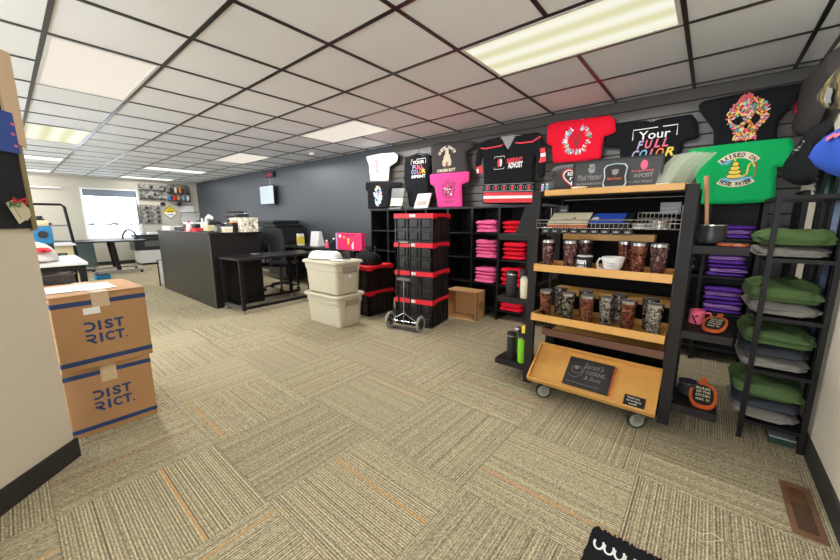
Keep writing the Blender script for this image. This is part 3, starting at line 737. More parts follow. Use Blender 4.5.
t = thing('metal_frame_cart', 'slim silver framed white panel beside the far end of the counter', 'cart', (CX0-.14, CY0+.12, 0))
MB().tube([(0, -.15, .02), (0, -.15, .5), (0, .15, .5), (0, .15, .02)], .012).build('side_frame', M_['gunmetal'], t); MB().box(-.005, -.13, .06, .005, .13, .47).build('white_panel', M_['white'], t)
# ------------------------------------------------------------------ black standing table
t = thing('work_table', 'black metal table with a low foot rail in front of the counter', 'table', (-4.83, 2.42, 0), math.radians(2)); TT = .735
MB().box(-.30, -.60, TT-.03, .30, .66, TT, b=.004).build('tabletop', M_['counter'], t)
for sx, sy in ((-.26, -.555), (.26, -.555), (-.26, .45), (.26, .45)):
    MB().box(sx-.02, sy-.02, .05, sx+.02, sy+.02, TT-.03).build('leg', M_['blkmet'], t)
MB().box(.24, -.535, .06, .28, .60, .095).build('side_rail', M_['blkmet'], t); MB().box(-.28, -.535, .06, -.24, .60, .095).build('side_rail', M_['blkmet'], t)
MB().box(-.24, -.575, .06, .24, -.54, .095).build('end_rail', M_['greymet'], t)
for sx, sy in ((-.26, -.555), (.26, -.555), (-.26, .45), (.26, .45), (.26, .58), (-.26, .58)):
    MB().cyl((sx-.01, sy, .022), (sx+.01, sy, .022), .022, n=14).cyl((sx, sy, .03), (sx, sy, .06), .008).build('caster', M_['greyrub'], t, True)
t = thing('marker', 'small grey marker lying on the black table', 'marker', (-4.95, 2.25, TT)); MB().cyl((-.01, -.05, .009), (.02, .06, .009), .009).build('marker_barrel', M_['steel'], t, True)
# office chair behind the counter
t = thing('office_chair', 'black mesh office chair between the counter and the black wall', 'chair', (-5.75, 3.05, 0), math.radians(25))
cloth('backrest', [(-.23, 0), (.23, 0), (.25, .3), (.21, .55), (-.21, .55), (-.25, .3)], lambda u, v, d: Vector((u, -.22-d-.25*((u/.25)**2)*-.2, .55+v)), .03, mat('black_mesh_fabric', (40, 42, 46), .8), t, .04, .003, 5, .04)
MB().box(-.25, -.24, .43, .25, .24, .50, b=.03).build('seat', M_['tshirt_black'], t, True)
MB().cyl((0, 0, .1), (0, 0, .43), .025).build('gas_column', M_['greymet'], t, True)
MB().tube([(0, -.2, .45), (0, -.26, .48), (0, -.26, .8)], .018).build('back_support', M_['greymet'], t, True)
for s in (-1, 1): MB().tube([(s*.22, .0, .46), (s*.3, .0, .48), (s*.3, 0, .66)], .014).box(s*.3-.03, -.12, .66, s*.3+.03, .12, .69, b=.01).build('armrest', M_['blackp'], t, True)
for i in range(5):
    a = 2*PI*i/5+.3; e = (.29*math.cos(a), .29*math.sin(a))
    MB().tube([(0, 0, .12), (e[0], e[1], .075)], [.025, .015]).build('base_leg', M_['blackp'], t, True)
    MB().cyl((e[0]-.02, e[1], .027), (e[0]+.02, e[1], .027), .027, n=14).cyl((e[0], e[1], .03), (e[0], e[1], .075), .008).build('caster', M_['rubber'], t, True)
# back desk along the black wall
t = thing('desk', 'dark desk along the black wall behind the chair', 'desk', (-5.9, 3.75, 0))
MB().box(-2.0, -.33, .71, 1.72, .35, .74).build('desktop', M_['blk'], t)
for sx in (-1.95, 0, 1.66):
    for sy in (-.29, .3): MB().box(sx-.02, sy-.02, 0, sx+.02, sy+.02, .71).build('leg', M_['blkmet'], t)
MB().box(-1.2, -.25, .1, -.5, .3, .7).build('drawer_cabinet', M_['gunmetal'], t)
DZ = .74
def lathe_thing(name, label, cat, loc, parts, group=None, rz=0):
    t = thing(name, label, cat, loc, rz, group)
    for pn, prof, m in parts: MB().lathe(prof, (0, 0, 0), 20).build(pn, M_[m] if isinstance(m, str) else m, t, True, 35)
    return t
def box_thing(name, label, cat, loc, rz, parts, group=None):
    t = thing(name, label, cat, loc, rz, group)
    for pn, a, m, b in parts: MB().box(*a, b=b).build(pn, M_[m] if isinstance(m, str) else m, t)
    return t
def put(px, py, x): p = aX(px, py, x); return p
# things on the wall desk
t = box_thing('spray_can_box', 'yellow and white carton standing on the wall desk', 'carton', (aY(301, 247, 3.62).x, 3.62, DZ), 0, (('carton_body', (-.05, -.05, 0, .05, .05, .22), 'white', .004), ('yellow_label', (-.052, -.052, .03, .052, .052, .17), 'yellow', 0)))
t = thing('slanted_sign', 'white slanted display sign on the wall desk', 'sign', (aY(316, 247, 3.68).x, 3.68, DZ), .2)
MB().prism([(-.05, 0), (.13, 0), (.06, .27), (.0, .27)], -.1, .1, lambda u, v, d: Vector((d, u, v))).build('sign_face', M_['white'], t); MB().prism([(.13, 0), (.15, .0), (.08, .27), (.06, .27)], -.1, .1, lambda u, v, d: Vector((d, u, v))).build('sign_back', M_['blackp'], t)
for k, (x, y, h, m, l) in enumerate(((aY(334, 247, 3.72).x, 3.72, .14, 'blackp', 'short black jar among the bottles on the wall desk'), (aY(338, 247, 3.60).x, 3.60, .12, 'greymet', 'grey metal jar in front of the bottles on the wall desk'), (aY(342, 247, 3.75).x, 3.75, .17, 'brownv', 'brown bottle on the wall desk next to the pink box'), (aY(327, 247, 3.58).x, 3.58, .11, 'pinkp', 'pinkish jar on the wall desk beside the slanted sign'))):
    lathe_thing('bottle', l, 'bottle', (x, y, DZ), (('bottle_body', [(.035, 0), (.037, .01), (.037, h*.7), (.018, h*.85), (.018, h)], m), ('cap', [(.02, h), (.02, h+.025), (.001, h+.026)], 'white')), 'jars and bottles on the wall desk')
t = box_thing('gift_box', 'bright pink printed box leaning on the black wall beside crates', 'box', (aY(350.5, 247, 3.55).x, 3.55, DZ), .05, (('box_body', (-.27, -.04, 0, .30, .04, .27), 'magenta', .003), ('side_panel', (-.31, -.038, 0, -.27, .038, .27), 'violet', 0)))
d = Decal(); d.disc(-.1, .20, .02); d.disc(0, .17, .03, .022); d.disc(.0, .12, .02, .03); d.build('print', M_['yellow'], t, lambda u, v: Vector((u, -.0412, v)))
d = Decal(); d.line([(.06, .235), (.12, .245), (.15, .23)], .012); d.disc(-.02, .235, .02, .008); d.build('dark_print', M_['blackp'], t, lambda u, v: Vector((u, -.0414, v)))
d = Decal(); d.text('d', .07, .02, .12, .14, .05); d.disc(-.2, .22, .03); d.build('white_print', M_['white'], t, lambda u, v: Vector((u, -.0414, v)))
# tall copier / shelf cabinet behind the chair
t = box_thing('copier', 'tall dark copier standing against the black wall behind the chair', 'copier', (-7.0, 3.74, DZ), 0, (('copier_body', (-0.448, -0.300, 0.000, 0.476, 0.300, 0.330), 'gunmetal', .01), ('paper_tray', (-0.420, -0.320, 0.340, 0.448, 0.280, 0.390), 'blackp', .01), ('copier_lid', (-0.392, -0.300, 0.400, 0.350, 0.280, 0.470), 'blackp', .02), ('front_band', (-0.420, -0.304, 0.050, 0.448, -0.300, 0.120), 'greymet', 0)))
# clutter on the counter, from the near end to the far end
def ctr(px, py, y=None, x=None):
    """point on the counter whose foot shows at this column"""
    yy = 2.1 if y is None else y; d = ray(px, py); xx = d.x*(yy/d.y); return (max(CX0+.1, min(CX1-.1, xx)), yy, CT)
q = ctr(252, 230, 2.28); box_thing('patterned_box', 'white box with speckled floral wrap at the counter end', 'box', q, 0, (('box_body', (-.22, -.12, 0, .16, .12, .20), FLORAL, .004), ('box_lid', (-.225, -.125, .15, .165, .125, .205), FLORAL, .004)))
q = (-5.55, 2.3, CT+.205); box_thing('label_printer', 'black printer sitting on the patterned box', 'printer', q, 0, (('printer_body', (-.2, -.1, .002, .2, .1, .07), 'gunmetal', .02), ('printer_lid', (-.16, -.09, .072, .16, .09, .095), 'blackp', .01)))
for px, y, h, r, m, m2, lab in ((232, 2.25, .16, .03, 'orange', 'blackp', 'orange bottle with black cap on the counter'), (229, 2.1, .14, .035, 'gunmetal', 'blackp', 'dark bottle left of the orange bottle on the counter'),
                            (226, 2.3, .1, .035, 'creamp', 'white', 'cream jar behind bottles on the counter'), (203, 2.15, .17, .03, 'white', 'white', 'white squeeze bottle near the middle of the counter'),
                            (240, 2.32, .2, .03, 'steel', 'steel', 'steel cup on the counter beside the printer'), (189, 1.85, .13, .035, 'white', 'redp', 'white pot near the far end of the counter')):
    q = ctr(px, 228, y); lathe_thing('bottle', lab, 'bottle', q, (('bottle_body', [(r, 0), (r*1.05, .01), (r*1.05, h*.7), (r*.5, h*.85), (r*.5, h)], m), ('cap', [(r*.55, h), (r*.55, h+.03), (.001, h+.031)], m2)), 'bottles and jars on the counter')
q = ctr(243, 229, 1.9); t = thing('mug', 'grey mug with curled handle near the counter edge', 'mug', q); MB().lathe([(.03, 0), (.037, .005), (.04, .09), (.036, .09), (.033, .01), (.001, .008)]).build('mug_body', M_['greymet'], t, True); MB().tube([(.038, 0, .07), (.07, 0, .06), (.07, 0, .03), (.037, 0, .02)], .005).build('handle', M_['greymet'], t, True)
q = ctr(226, 229, 2.0); box_thing('cream_box', 'low cream box beside the black tray on the counter', 'box', q, .1, (('box_body', (-.11, -.06, 0, .10, .06, .075), 'creamp', .004), ('box_lid', (-.113, -.063, .055, .103, .063, .078), 'white', .002)))
q = ctr(210, 231, 1.88); t = thing('tape_stand', 'arched white tape stand on a black tray on the counter', 'tape stand', (q[0], q[1], CT)); MB().box(-.22, -.09, 0, .16, .09, .015, b=.004).build('black_tray', M_['blackp'], t)
MB().tube([(-.12, 0, .02), (-.12, 0, .11), (-.07, 0, .19), (.02, 0, .225), (.11, 0, .2)], .025, 10).build('arm', M_['white'], t, True); MB().box(-.1, -.05, .016, .06, .05, .10, b=.01).build('stand_body', M_['beige'], t)
q = ctr(217, 225, 2.3); cl = thing('baseball_cap', 'crumpled black cap behind the tape stand on the counter', 'cap', q); cloth('cap_cloth', [(-.25, -.09), (.2, -.08), (.22, .05), (-.2, .09)], fr3, .17, M_['tshirt_black'], cl, .02, .02, 31, .12)
q = ctr(197, 229, 1.95); t = thing('red_tray', 'low red tray with tools near the counter middle', 'tray', q); MB().box(-.25, -.1, 0, .25, .1, .01).box(-.25, -.1, .01, -.24, .1, .045).box(.24, -.1, .01, .25, .1, .045).box(-.24, -.1, .01, .24, -.09, .045).box(-.24, .09, .01, .24, .1, .045).build('tray_body', M_['redp'], t); MB().cyl((-.15, 0, .02), (.12, .02, .03), .01).build('tool', M_['gunmetal'], t)
q = ctr(196, 226, 2.3); t = thing('small_monitor', 'small black monitor tilted back on the counter', 'monitor', (q[0]-.2, q[1], CT), -.7)
MB().prism([(-.17, .1), (.17, .1), (.17, .32), (-.17, .32)], 0, .02, lambda u, v, d: Vector((d+v*-.4+.1, u, v))).build('screen_housing', M_['gunmetal'], t); MB().prism([(-.155, .115), (.155, .115), (.155, .305), (-.155, .305)], .0205, .0215, lambda u, v, d: Vector((d+v*-.4+.1, u, v))).build('screen', M_['greymet'], t); MB().box(-.07, -.1, 0, .1, .1, .02).box(.01, -.02, .02, .05, .02, .12).build('stand', M_['blackp'], t)
q = ctr(180, 227, 2.2); q = (-7.15, 2.25, CT); box_thing('card_printer', 'black and white desktop printer at the far end of the counter', 'printer', (q[0], q[1], CT), .1, (('printer_body', (-.22, -.13, 0, .22, .13, .10), 'gunmetal', .02), ('white_top', (-.22, -.12, .10, .15, .12, .135), 'white', .01)))
q = ctr(170, 227, 1.95); box_thing('paper_stack', 'stack of white paper at the far counter corner', 'paper', (-7.35, 1.93, CT), .2, (('sheets', (-.12, -.1, 0, .12, .1, .07), 'whiteg', .002),))
for k, (x, y, r, lab) in enumerate(((-6.95, 1.92, .3, 'black stapler beside the white paper on the counter'), (-6.6, 1.9, -.2, 'black hole punch left of the red tray on the counter'))):
    box_thing('stapler', lab, 'stapler', (x, y, CT), r, (('stapler_base', (-.1, -.025, 0, .1, .025, .015), 'blackp', .003), ('stapler_arm', (-.1, -.02, .017, .09, .02, .055), 'gunmetal', .01)))
for px, y, (a, b, c), m, m2, lab in ((198, 2.38, (.09, .05, .15), 'blackp', 'gunmetal', 'small black speaker behind the red tray on the counter'), (222.5, 2.1, (.07, .06, .10), 'gunmetal', 'blackp', 'dark square box right of the tape stand on the counter'),
                                     (235, 2.12, (.06, .05, .13), 'blackp', 'orange', 'black carton with orange top beside the bottles on the counter'), (185, 1.92, (.1, .06, .05), 'gunmetal', 'blackp', 'low black device left of the white pot on the counter')):
    q = ctr(px, 228, y); box_thing('desk_box', lab, 'box', q, .15, (('box_body', (-a, -b, 0, a, b, c), m, .008), ('box_top', (-a*.9, -b*.9, c, a*.9, b*.9, c+.012), m2, .003)))
q = ctr(247, 229, 1.85); t = thing('cable_coil', 'loose black cable coil lying near the counter edge', 'cable', q); MB().tube([(.06*math.cos(a*.5)*(1+.1*(a % 3)), .05*math.sin(a*.5), .006+.002*(a % 4)) for a in range(26)], .005).build('cable', M_['blackp'], t, True)
# ------------------------------------------------------------------ on the black wall
a = aY(264, 186, YN); b = aY(280, 205, YN)
t = box_thing('mounted_screen', 'thin pale screen mounted on the black wall', 'screen', ((a.x+b.x)/2, YN, (a.z+b.z)/2), 0, (('screen_housing', (-.33, -.12, -.22, .33, -.09, .22), 'blackp', .005), ('wall_mount', (-.08, -.09, -.08, .08, -.001, .08), 'blackp', 0), ('screen', (-.31, -.123, -.2, .31, -.1205, .2), mat('pale_screen', (196, 208, 216), .2), 0)))
a = aY(267, 171, YN)
t = box_thing('led_clock', 'small dark red wall clock above the pale screen', 'clock', (a.x+.2, YN, a.z-.10), 0, (('clock_case', (-.19, -.05, -.06, .19, -.001, .06), 'blackp', .004), ('clock_face', (-.16, -.052, -.04, .1, -.0505, .04), mat('dim_red_display', (130, 40, 60), .4, emit=.25), 0)))
MB().tube([(-.1, -.004, -.06), (-.08, -.004, -.14), (-.12, -.004, -.22)], .003).build('cord', M_['white'], t)
# ------------------------------------------------------------------ west wall displays
def wallbox(px0, py0, px1, py1, d=0): a = aX(px0, py0, XW+d); b = aX(px1, py1, XW+d); return a, b
t = thing('tool_rack', 'grey board with tools hanging on the far wall, nearest the window', 'tool rack', (XW, 2.95, 2.0))
MB().box(0, -.32, -.2, .02, .32, .26).build('board_panel', TOOLS, t)
random.seed(3)
for k in range(10):
    y = -.3+.065*k; z = random.uniform(-.12, .2); MB().box(.021, y, z-.05, .05, y+.045, z+.04, b=.006).build('hand_tool', M_[random.choice(['gunmetal', 'blackp', 'greymet'])], t)
for z in (-.14, .1): MB().box(.02, -.32, z-.02, .07, .32, z).build('rack_shelf', M_['gunmetal'], t)
t = thing('tool_rack', 'wide wall shelf of coloured spools and parts near the black wall corner', 'tool rack', (XW, 3.56, 2.0))
MB().box(0, -.26, -.22, .02, .33, .3).build('board_panel', TOOLS, t); MB().box(.02, -.26, -.22, .12, .33, -.19).box(.02, -.26, .02, .12, .33, .04).build('rack_shelf', M_['gunmetal'], t)
for k in range(9):
    y = -.24+.06*k; m = ['bluem', 'gunmetal', 'redp', 'creamp', 'orange', 'orange', 'bluep', 'greymet', 'white'][k]
    MB().box(.021, y, [-.18, .045][k % 2], .1, y+.05, [-.05, .2][k % 2], b=.008).build('parts_bin', M_[m], t)
for k in range(2): tag(MB().cyl((XW+.02, 3.16+.42*k, 1.70), (XW+.09, 3.16+.42*k, 1.70), .06).build('tape_roll', M_['gunmetal']), ['dark tape roll hung under the left tool board', 'dark tape roll hung under the coloured parts shelf'][k], 'tape roll')
t = thing('pin_board', 'grey peg board crowded with small tools below the left tool rack', 'peg board', (XW, 2.83, 1.40)); MB().box(0, -.27, -.28, .02, .27, .27).build('board_panel', TOOLS, t)
for k in range(24): y = -.22+.085*(k % 6); z = -.2+.125*(k//6); MB().box(.021, y-.03, z-.035, .035, y+.02, z+.035, b=.003).build('small_tool', M_[['greymet', 'steel', 'gunmetal'][k % 3]], t)
t = thing('hazard_sign', 'white diamond warning sign with yellow top on the far wall', 'sign', (XW, 3.33, 1.45))
MB().prism([(-.21, 0), (0, -.2), (.21, 0), (0, .2)], .001, .008, lambda u, v, d: Vector((d, u, v))).build('sign_border', M_['blackp'], t)
MB().prism([(-.19, 0), (0, -.18), (.19, 0)], .0085, .012, lambda u, v, d: Vector((d, u, v))).build('white_half', M_['white'], t)
MB().prism([(-.19, 0), (.19, 0), (0, .18)], .0085, .012, lambda u, v, d: Vector((d, u, v))).build('yellow_half', mat('sign_yellow', (225, 200, 30), .5), t)
d = Decal(); d.disc(0, .03, .02)
for a in (PI/2, PI/2+2.09, PI/2-2.09): d.poly([(0.03*math.cos(a-.45), .06+.03*math.sin(a-.45)), (.09*math.cos(a-.4), .06+.06*math.sin(a-.4)), (.09*math.cos(a+.4), .06+.06*math.sin(a+.4)), (.03*math.cos(a+.45), .06+.03*math.sin(a+.45))])
d.rect(-.08, -.07, .08, -.055); d.build('symbol', M_['blackp'], t, lambda u, v: Vector((.0125, u, v)))
box_thing('notice_sheet', 'plain white notice sheet on the far wall beside the diamond sign', 'notice', (XW, 3.78, 1.58), 0, (('sheet', (.001, -.17, -.14, .006, .19, .12), 'white', 0), ('top_strip', (.0065, -.17, .09, .009, .19, .12), 'greyp', 0)))
# light rail at left on west wall
p = aX(40, 188, XW)
box_thing('light_rail', 'slim white light rail on the far wall left of the window', 'lamp', (XW, .75, 2.03), 0, (('lamp_bar', (.02, -.55, -.02, .06, .32, .015), 'whiteg', .004), ('wall_clip', (0, -.02, -.02, .02, .02, .02), 'greymet', 0)))
# ------------------------------------------------------------------ workroom furniture on the left
t = thing('adjustable_table', 'black tilting table on wheeled grey legs before the far window', 'table', (-10.75, 1.62, 0), math.radians(-4))
MB().box(-.6, -.66, .735, .55, .56, .765, b=.004).build('tabletop', M_['blkmet'], t)
for s in (-.42, .42):
    MB().prism([(-.04, .10), (.04, .10), (-.02, .735), (-.10, .735)], -.035, .035, lambda u, v, d, s=s: Vector((s+d, u, v))).build('leg', M_['blkmet'], t)
    MB().box(s-.03, -.42, .06, s+.03, .42, .10).build('foot', M_['steel'], t)
    for y in (-.40, .40): MB().cyl((s-.015, y, .03), (s+.015, y, .03), .03, n=14).cyl((s, y, .03), (s, y, .07), .01).build('caster', M_['rubber'], t, True)
t = thing('desk_lamp', 'black arched lamp on the table below the far window', 'lamp', (-10.9, 1.98, .765)); MB().tube([(0, -.16, .01), (0, -.14, .12), (0, -.07, .22), (0, .0, .23), (0, .07, .17), (0, .11, .06)], .022).build('lamp_arm', M_['blackp'], t, True); MB().lathe([(.06, 0), (.06, .03), (.03, .06)], (0, .12, 0)).build('lamp_base', M_['blackp'], t, True)
a = aX(78, 265, -11.4); b = aX(104, 240, -11.4)
t = thing('rolling_bin', 'dark grey green rolling bin left of the far window', 'bin', (-11.75, 1.02, 0))
MB().prism([(-.36, .09), (.36, .09), (.34, .72), (-.46, .76)], -.3, .25, lambda u, v, d: Vector((d, u, v))).build('bin_body', M_['graywd'], t); 
for sy in (-.28, .3): MB().cyl((.2, sy-.015, .035), (.2, sy+.015, .035), .035, n=14).cyl((.2, sy, .04), (.2, sy, .09), .01).build('caster', M_['rubber'], t, True)
# printer on white cabinet
t = thing('paper_cabinet', 'low white cabinet under the large black printer', 'cabinet', (-12.2, 2.72, 0)); MB().box(-.3, -.42, .05, .3, .4, .40, b=.006).build('cabinet_body', M_['whiteg'], t); MB().box(-.28, -.38, 0, .28, .36, .05).build('plinth', M_['blackp'], t)
t = thing('wide_printer', 'large black office printer against the far wall', 'printer', (-12.2, 2.72, .40)); MB().box(-.3, -.5, 0, .3, .5, .36, b=.02).build('printer_body', M_['gunmetal'], t)
MB().box(-.28, -.45, .36, .2, .45, .42, b=.015).build('printer_lid', M_['blackp'], t); MB().box(.301, -.28, .1, .31, .05, .26).build('control_panel', M_['greymet'], t); MB().box(.301, .15, .16, .306, .32, .22).build('badge', M_['white'], t)
tag(MB().box(-12.3, 2.6, .821, -12.1, 2.95, .88, b=.01).build('paper_pile', M_['white']), 'white paper pile on top of the large black printer', 'paper')
box_thing('cable_box', 'small blue and black device on the floor under the far table', 'device', (-9.7, 1.2, 0), .2, (('device_body', (-.07, -.12, 0, .07, .12, .09), 'bluem', .01), ('device_top', (-.05, -.1, .09, .05, .1, .11), 'blackp', .005)))
# white work table, near
q = Vector((-5.43, .57, 0))
t = thing('white_work_table', 'white topped table with black legs beyond the cartons', 'table', (-5.43, .57, 0), math.radians(-1))
MB().box(-1.25, -.95, .72, 0, 0, .75, b=.004).build('tabletop', M_['desk'], t); MB().box(-1.23, -.93, .66, -.02, -.02, .72).build('apron', M_['blkmet'], t)
for sx in (-1.2, -.05):
    for sy in (-.9, -.05): MB().box(sx-.03, sy-.03, 0, sx+.03, sy+.03, .66).build('leg', M_['blkmet'], t)
MB().box(-1.2, -.9, .40, -.05, -.05, .42).build('lower_shelf', M_['blkmet'], t)
a = aX(50, 280, -5.6)
box_thing('orange_tray', 'orange red tray on the lower shelf of the white table', 'tray', (-5.65, .12, .42), .1, (('tray_body', (-.16, -.2, 0, .16, .22, .05), 'orangebox', .005), ('tray_rim', (-.17, -.21, .045, .17, .23, .055), 'redp', .002)))
box_thing('paper_tray', 'grey letter tray with leaflets above the orange tray', 'tray', (-5.7, .05, .476), .15, (('tray_body', (-.14, -.16, 0, .14, .16, .03), 'greyp', .004), ('leaflet', (-.1, -.1, .031, .1, .12, .04), 'navy', 0)))
box_thing('metal_basket', 'grey slatted basket at the back of the lower shelf', 'basket', (-6.3, .25, .42), .0, (('basket_body', (-.2, -.3, 0, .2, .25, .14), 'greymet', .01), ('basket_rim', (-.21, -.31, .13, .21, .26, .15), 'steel', .004)))
t = thing('cloth_bundle', 'bundle of white cloth with red patch on the white table', 'cloth', (-5.85, .20, .75)); cloth('white_cloth', [(-.25, -.3), (.2, -.3), (.24, .0), (.12, .16), (-.15, .2), (-.28, 0)], fr3, .24, M_['tshirt_white'], t, .03, .05, 9, .2, 2)
cloth('red_cloth', [(-.02, -.06), (.12, -.08), (.16, .05), (.04, .12)], lambda u, v, d: Vector((u+.09, v+.03, d+.12)), .05, M_['redp'], t, .02, .02, 4, .06); cloth('brown_cloth', [(-.2, -.3), (.3, -.25), (.3, .0), (.0, .05)], lambda u, v, d: Vector((u+.06, v-.02, d)), .07, mat('brown_pink_cloth', (150, 96, 90), .9), t, .03, .02, 5, .06)
# second bench with machine, further back
t = thing('beige_cabinet', 'beige drawer cabinet with black slots behind the white table', 'cabinet', (-8.6, aX(75, 245, -8.3).y-.45, 0)); MB().box(-.3, -.9, 0, .3, .42, .80, b=.005).build('cabinet_body', M_['beige'], t)
MB().box(.301, -.05, .52, .306, .34, .68).build('slot_panel', M_['blackp'], t)
for k in range(4): MB().box(.3065, -.03+.095*k, .535, .312, .035+.095*k, .665).build('disc_slot', M_[['greymet', 'graywd'][k % 2]], t)
MB().box(-.35, -.95, .80, .35, .46, .83, b=.004).build('cabinet_top', M_['desk'], t)
box_thing('black_tray', 'long black tray on the beige cabinet top', 'tray', (-8.55, .1, .83), 0, (('tray_body', (-.2, -.3, 0, .2, .32, .12), 'blackp', .01), ('tray_lid', (-.18, -.28, .12, .18, .3, .14), 'gunmetal', .01)))
for k, (y, m, l) in enumerate(((.15, 'orange', 'pinkish parts box on the black tray'), (.37, 'brownv', 'brown parts box beside the pinkish one'))):
    box_thing('parts_box', l, 'box', (-8.5, y-.1, .97), .1*k, (('box_body', (-.08, -.09, 0, .08, .09, .12), m, .01), ('box_lid', (-.082, -.092, .1, .082, .092, .125), 'pinkp', .004)))
t = thing('rail_stand', 'black pipe frame with spools over the beige cabinet', 'frame', (-9.0, .30, 0))
MB().tube([(0, -1.2, .02), (0, -1.2, 1.50), (0, .42, 1.50), (0, .46, 1.46), (0, .55, .02)], .022).build('frame_tube', M_['blkmet'], t); MB().tube([(0, -1.2, 1.13), (0, .49, 1.13)], .014).build('cross_rail', M_['greymet'], t)
for k in range(4): MB().cyl((0, -.55+.1*k, 1.475), (0, -.49+.1*k, 1.475), .03).build('clip', M_['blackp'], t)
xm = -7.3; ya, yb_ = aX(33, 235, xm).y, aX(53, 235, xm).y; ym = (ya+yb_)/2; wm = (yb_-ya)/2; zb_, zt_ = aX(44, 244, xm).z, aX(44, 226.5, xm).z
t = thing('embroidery_machine', 'blue enamel machine with round black port and beige head', 'machine', (xm-.2, ym, 0))
MB().box(-.2, -wm, zb_, .2, wm, zt_, b=.01).build('machine_body', M_['bluem'], t); MB().cyl((.198, 0, (zb_+zt_)/2+.01), (.212, 0, (zb_+zt_)/2+.01), wm*.55, n=24).build('round_port', M_['gunmetal'], t, True)
MB().box(-.18, -wm*.95, zt_, .19, wm*.8, zt_+.085, b=.03).build('machine_head', M_['beige'], t, True); MB().box(-.1, -wm*.5, zt_+.085, .12, wm*.5, zt_+.11, b=.008).box(-.06, -wm*.3, zt_+.11, .1, wm*.35, zt_+.15, b=.015).build('thread_cap', M_['blackp'], t)
MB().box(-.19, -wm*.9, 0, .19, wm*.9, zb_).build('machine_stand', M_['gunmetal'], t); MB().cyl((.1, wm*.8, zt_+.03), (.1, wm*1.15, zt_+.04), .015).build('side_knob', M_['blackp'], t, True)
# ------------------------------------------------------------------ black cube shelving along the north wall
def cube_shelf(label, x0, n, pitch, zs, y0=3.75, y1=4.06, back=True):
    t = thing('cube_shelf', label, 'shelf', (x0, y0, 0), 0, 'black cube shelves along the wall')
    D = y1-y0; top = zs[-1]; w = n*pitch
    for i in range(n+1): MB().box(i*pitch-.012, 0, 0, i*pitch+.012, D, top).build('upright', M_['blk'], t)
    for z in zs:
        m = MB()
        for i in range(n): m.box(i*pitch+.012, .004, z-.018, (i+1)*pitch-.012, D, z)
        if z == top: m = MB().box(-.02, -.004, z, w+.02, D, z+.022)
        m.build('shelf_board', M_['blk'], t)
    MB().box(0, D, 0, w, D+.006, top).build('back_panel', M_['blkmet'], t)
    return t
ZS = [.13, .44, .75, 1.06, 1.355]
cube_shelf('long black cube shelving behind the crates and pink shirts', -4.13, 7, .37, ZS)
cube_shelf('black cube shelving partly hidden by the wooden tray rack', -1.497, 3, .37, ZS)
cube_shelf('black cube shelving holding the purple shirts, by the corner', -.343, 2, .33, ZS)
random.seed(11)
def folded_proto(name, m, w=.26, d=.24, h=.05, seed=0, layers=2, wr=.008):
    """a folded garment: soft block with a creased, uneven rim"""
    bm = bmesh.new(); nu, nv = 56, 18; rows = []
    sx = lambda q, e: math.copysign(abs(q)**e, q)
    for j in range(nv+1):
        ph = -PI/2+PI*j/nv; row = []
        for i in range(nu):
            a = 2*PI*i/nu; cx = sx(math.cos(ph), .38); z = sx(math.sin(ph), .8)*h/2
            x = sx(math.cos(a), .36)*cx*w/2; y = sx(math.sin(a), .36)*cx*d/2
            per = Vector((math.cos(a)*1.3+seed, math.sin(a)*1.3, z/h*2.3))
            gr = 1-.075*abs(math.sin(math.sin(ph)*PI*layers*.5+seed+1.2*noise.noise(per)))
            k = noise.noise(per*1.7)*.07+noise.noise(Vector((a*2.2, z/h*5, seed*1.7)))*.05
            x *= gr*(1+k); y *= gr*(1+k)
            z += wr*(noise.noise(Vector((x*13, y*9+seed, 2.)))*1.1+.6*noise.noise(Vector((x*34, y*16, seed))))*max(0, math.sin(ph)+.25)
            row.append(bm.verts.new((x, y, z+h/2)))
        rows.append(row)
    for a, b in zip(rows, rows[1:]):
        for i in range(nu): bm.faces.new((a[i], a[(i+1) % nu], b[(i+1) % nu], b[i]))
    bm.faces.new(rows[0][::-1]); bm.faces.new(rows[-1]); mb = MB(); mb.bm(bm)
    return mb.build(name, m, None, True, 80)
ORD = ['bottom', 'second from the bottom', 'third from the bottom', 'fourth from the bottom', 'fifth from the bottom', 'sixth from the bottom', 'seventh from the bottom']
def stack(protos, x, y, z, hs, where, colour, kind, grp, cat='shirt', jit=.012, rz=0):
    n = len(hs)
    for k, h in enumerate(hs):
        p = protos[k % len(protos)]; o = p.copy(); COL.objects.link(o); o.parent = None
        h0 = p['h']; o.scale = (1, 1, h/h0); o.location = (x+random.uniform(-jit, jit), y+random.uniform(-jit, jit*.5), z-.002*(k > 0)); o.rotation_euler = (0, 0, rz+random.uniform(-.09, .09)+(PI if k % 2 else 0))
        pos = 'topmost' if k == n-1 and n > 1 else 'bottom' if k == 0 and n > 1 else ORD[k] if n > 1 else 'single'
        for q in ('h',): 
            if q in o: del o[q]
        cc = colour[k % len(colour)] if isinstance(colour, (list, tuple)) else colour
        tag(o, f'folded {cc} {kind}, {pos}, {where}', cat, grp); z += h
    return z
def protos(name, ms, w, d, h, seeds, layers=2, wr=.008):
    out = []
    for i, s in enumerate(seeds):
        o = folded_proto(name, M_[ms[i % len(ms)]], w, d, h, s, layers, wr); o['h'] = h; COL.objects.unlink(o); out.append(o)
    return out
pk = protos('folded_shirt', ['pinkfold'], .285, .26, .045, (1, 2, 3)); rd = protos('folded_shirt', ['tshirt_red'], .30, .26, .045, (4, 5, 6)); pu = protos('folded_shirt', ['purple', 'lilac', 'purple'], .26, .25, .04, (7, 8, 9))
XS = -4.13+.37*5+.185
stack(pk, XS, 3.87, 1.06, [.05, .044, .06], 'in the highest pink cube', 'pink', 'shirt', 'folded pink shirts')
stack(pk, XS, 3.87, .75, [.05, .04, .046, .038, .05], 'in the middle pink cube', 'pink', 'shirt', 'folded pink shirts')
stack(pk, XS, 3.87, .44, [.05, .05, .042, .05], 'in the lowest pink cube', 'pink', 'shirt', 'folded pink shirts')
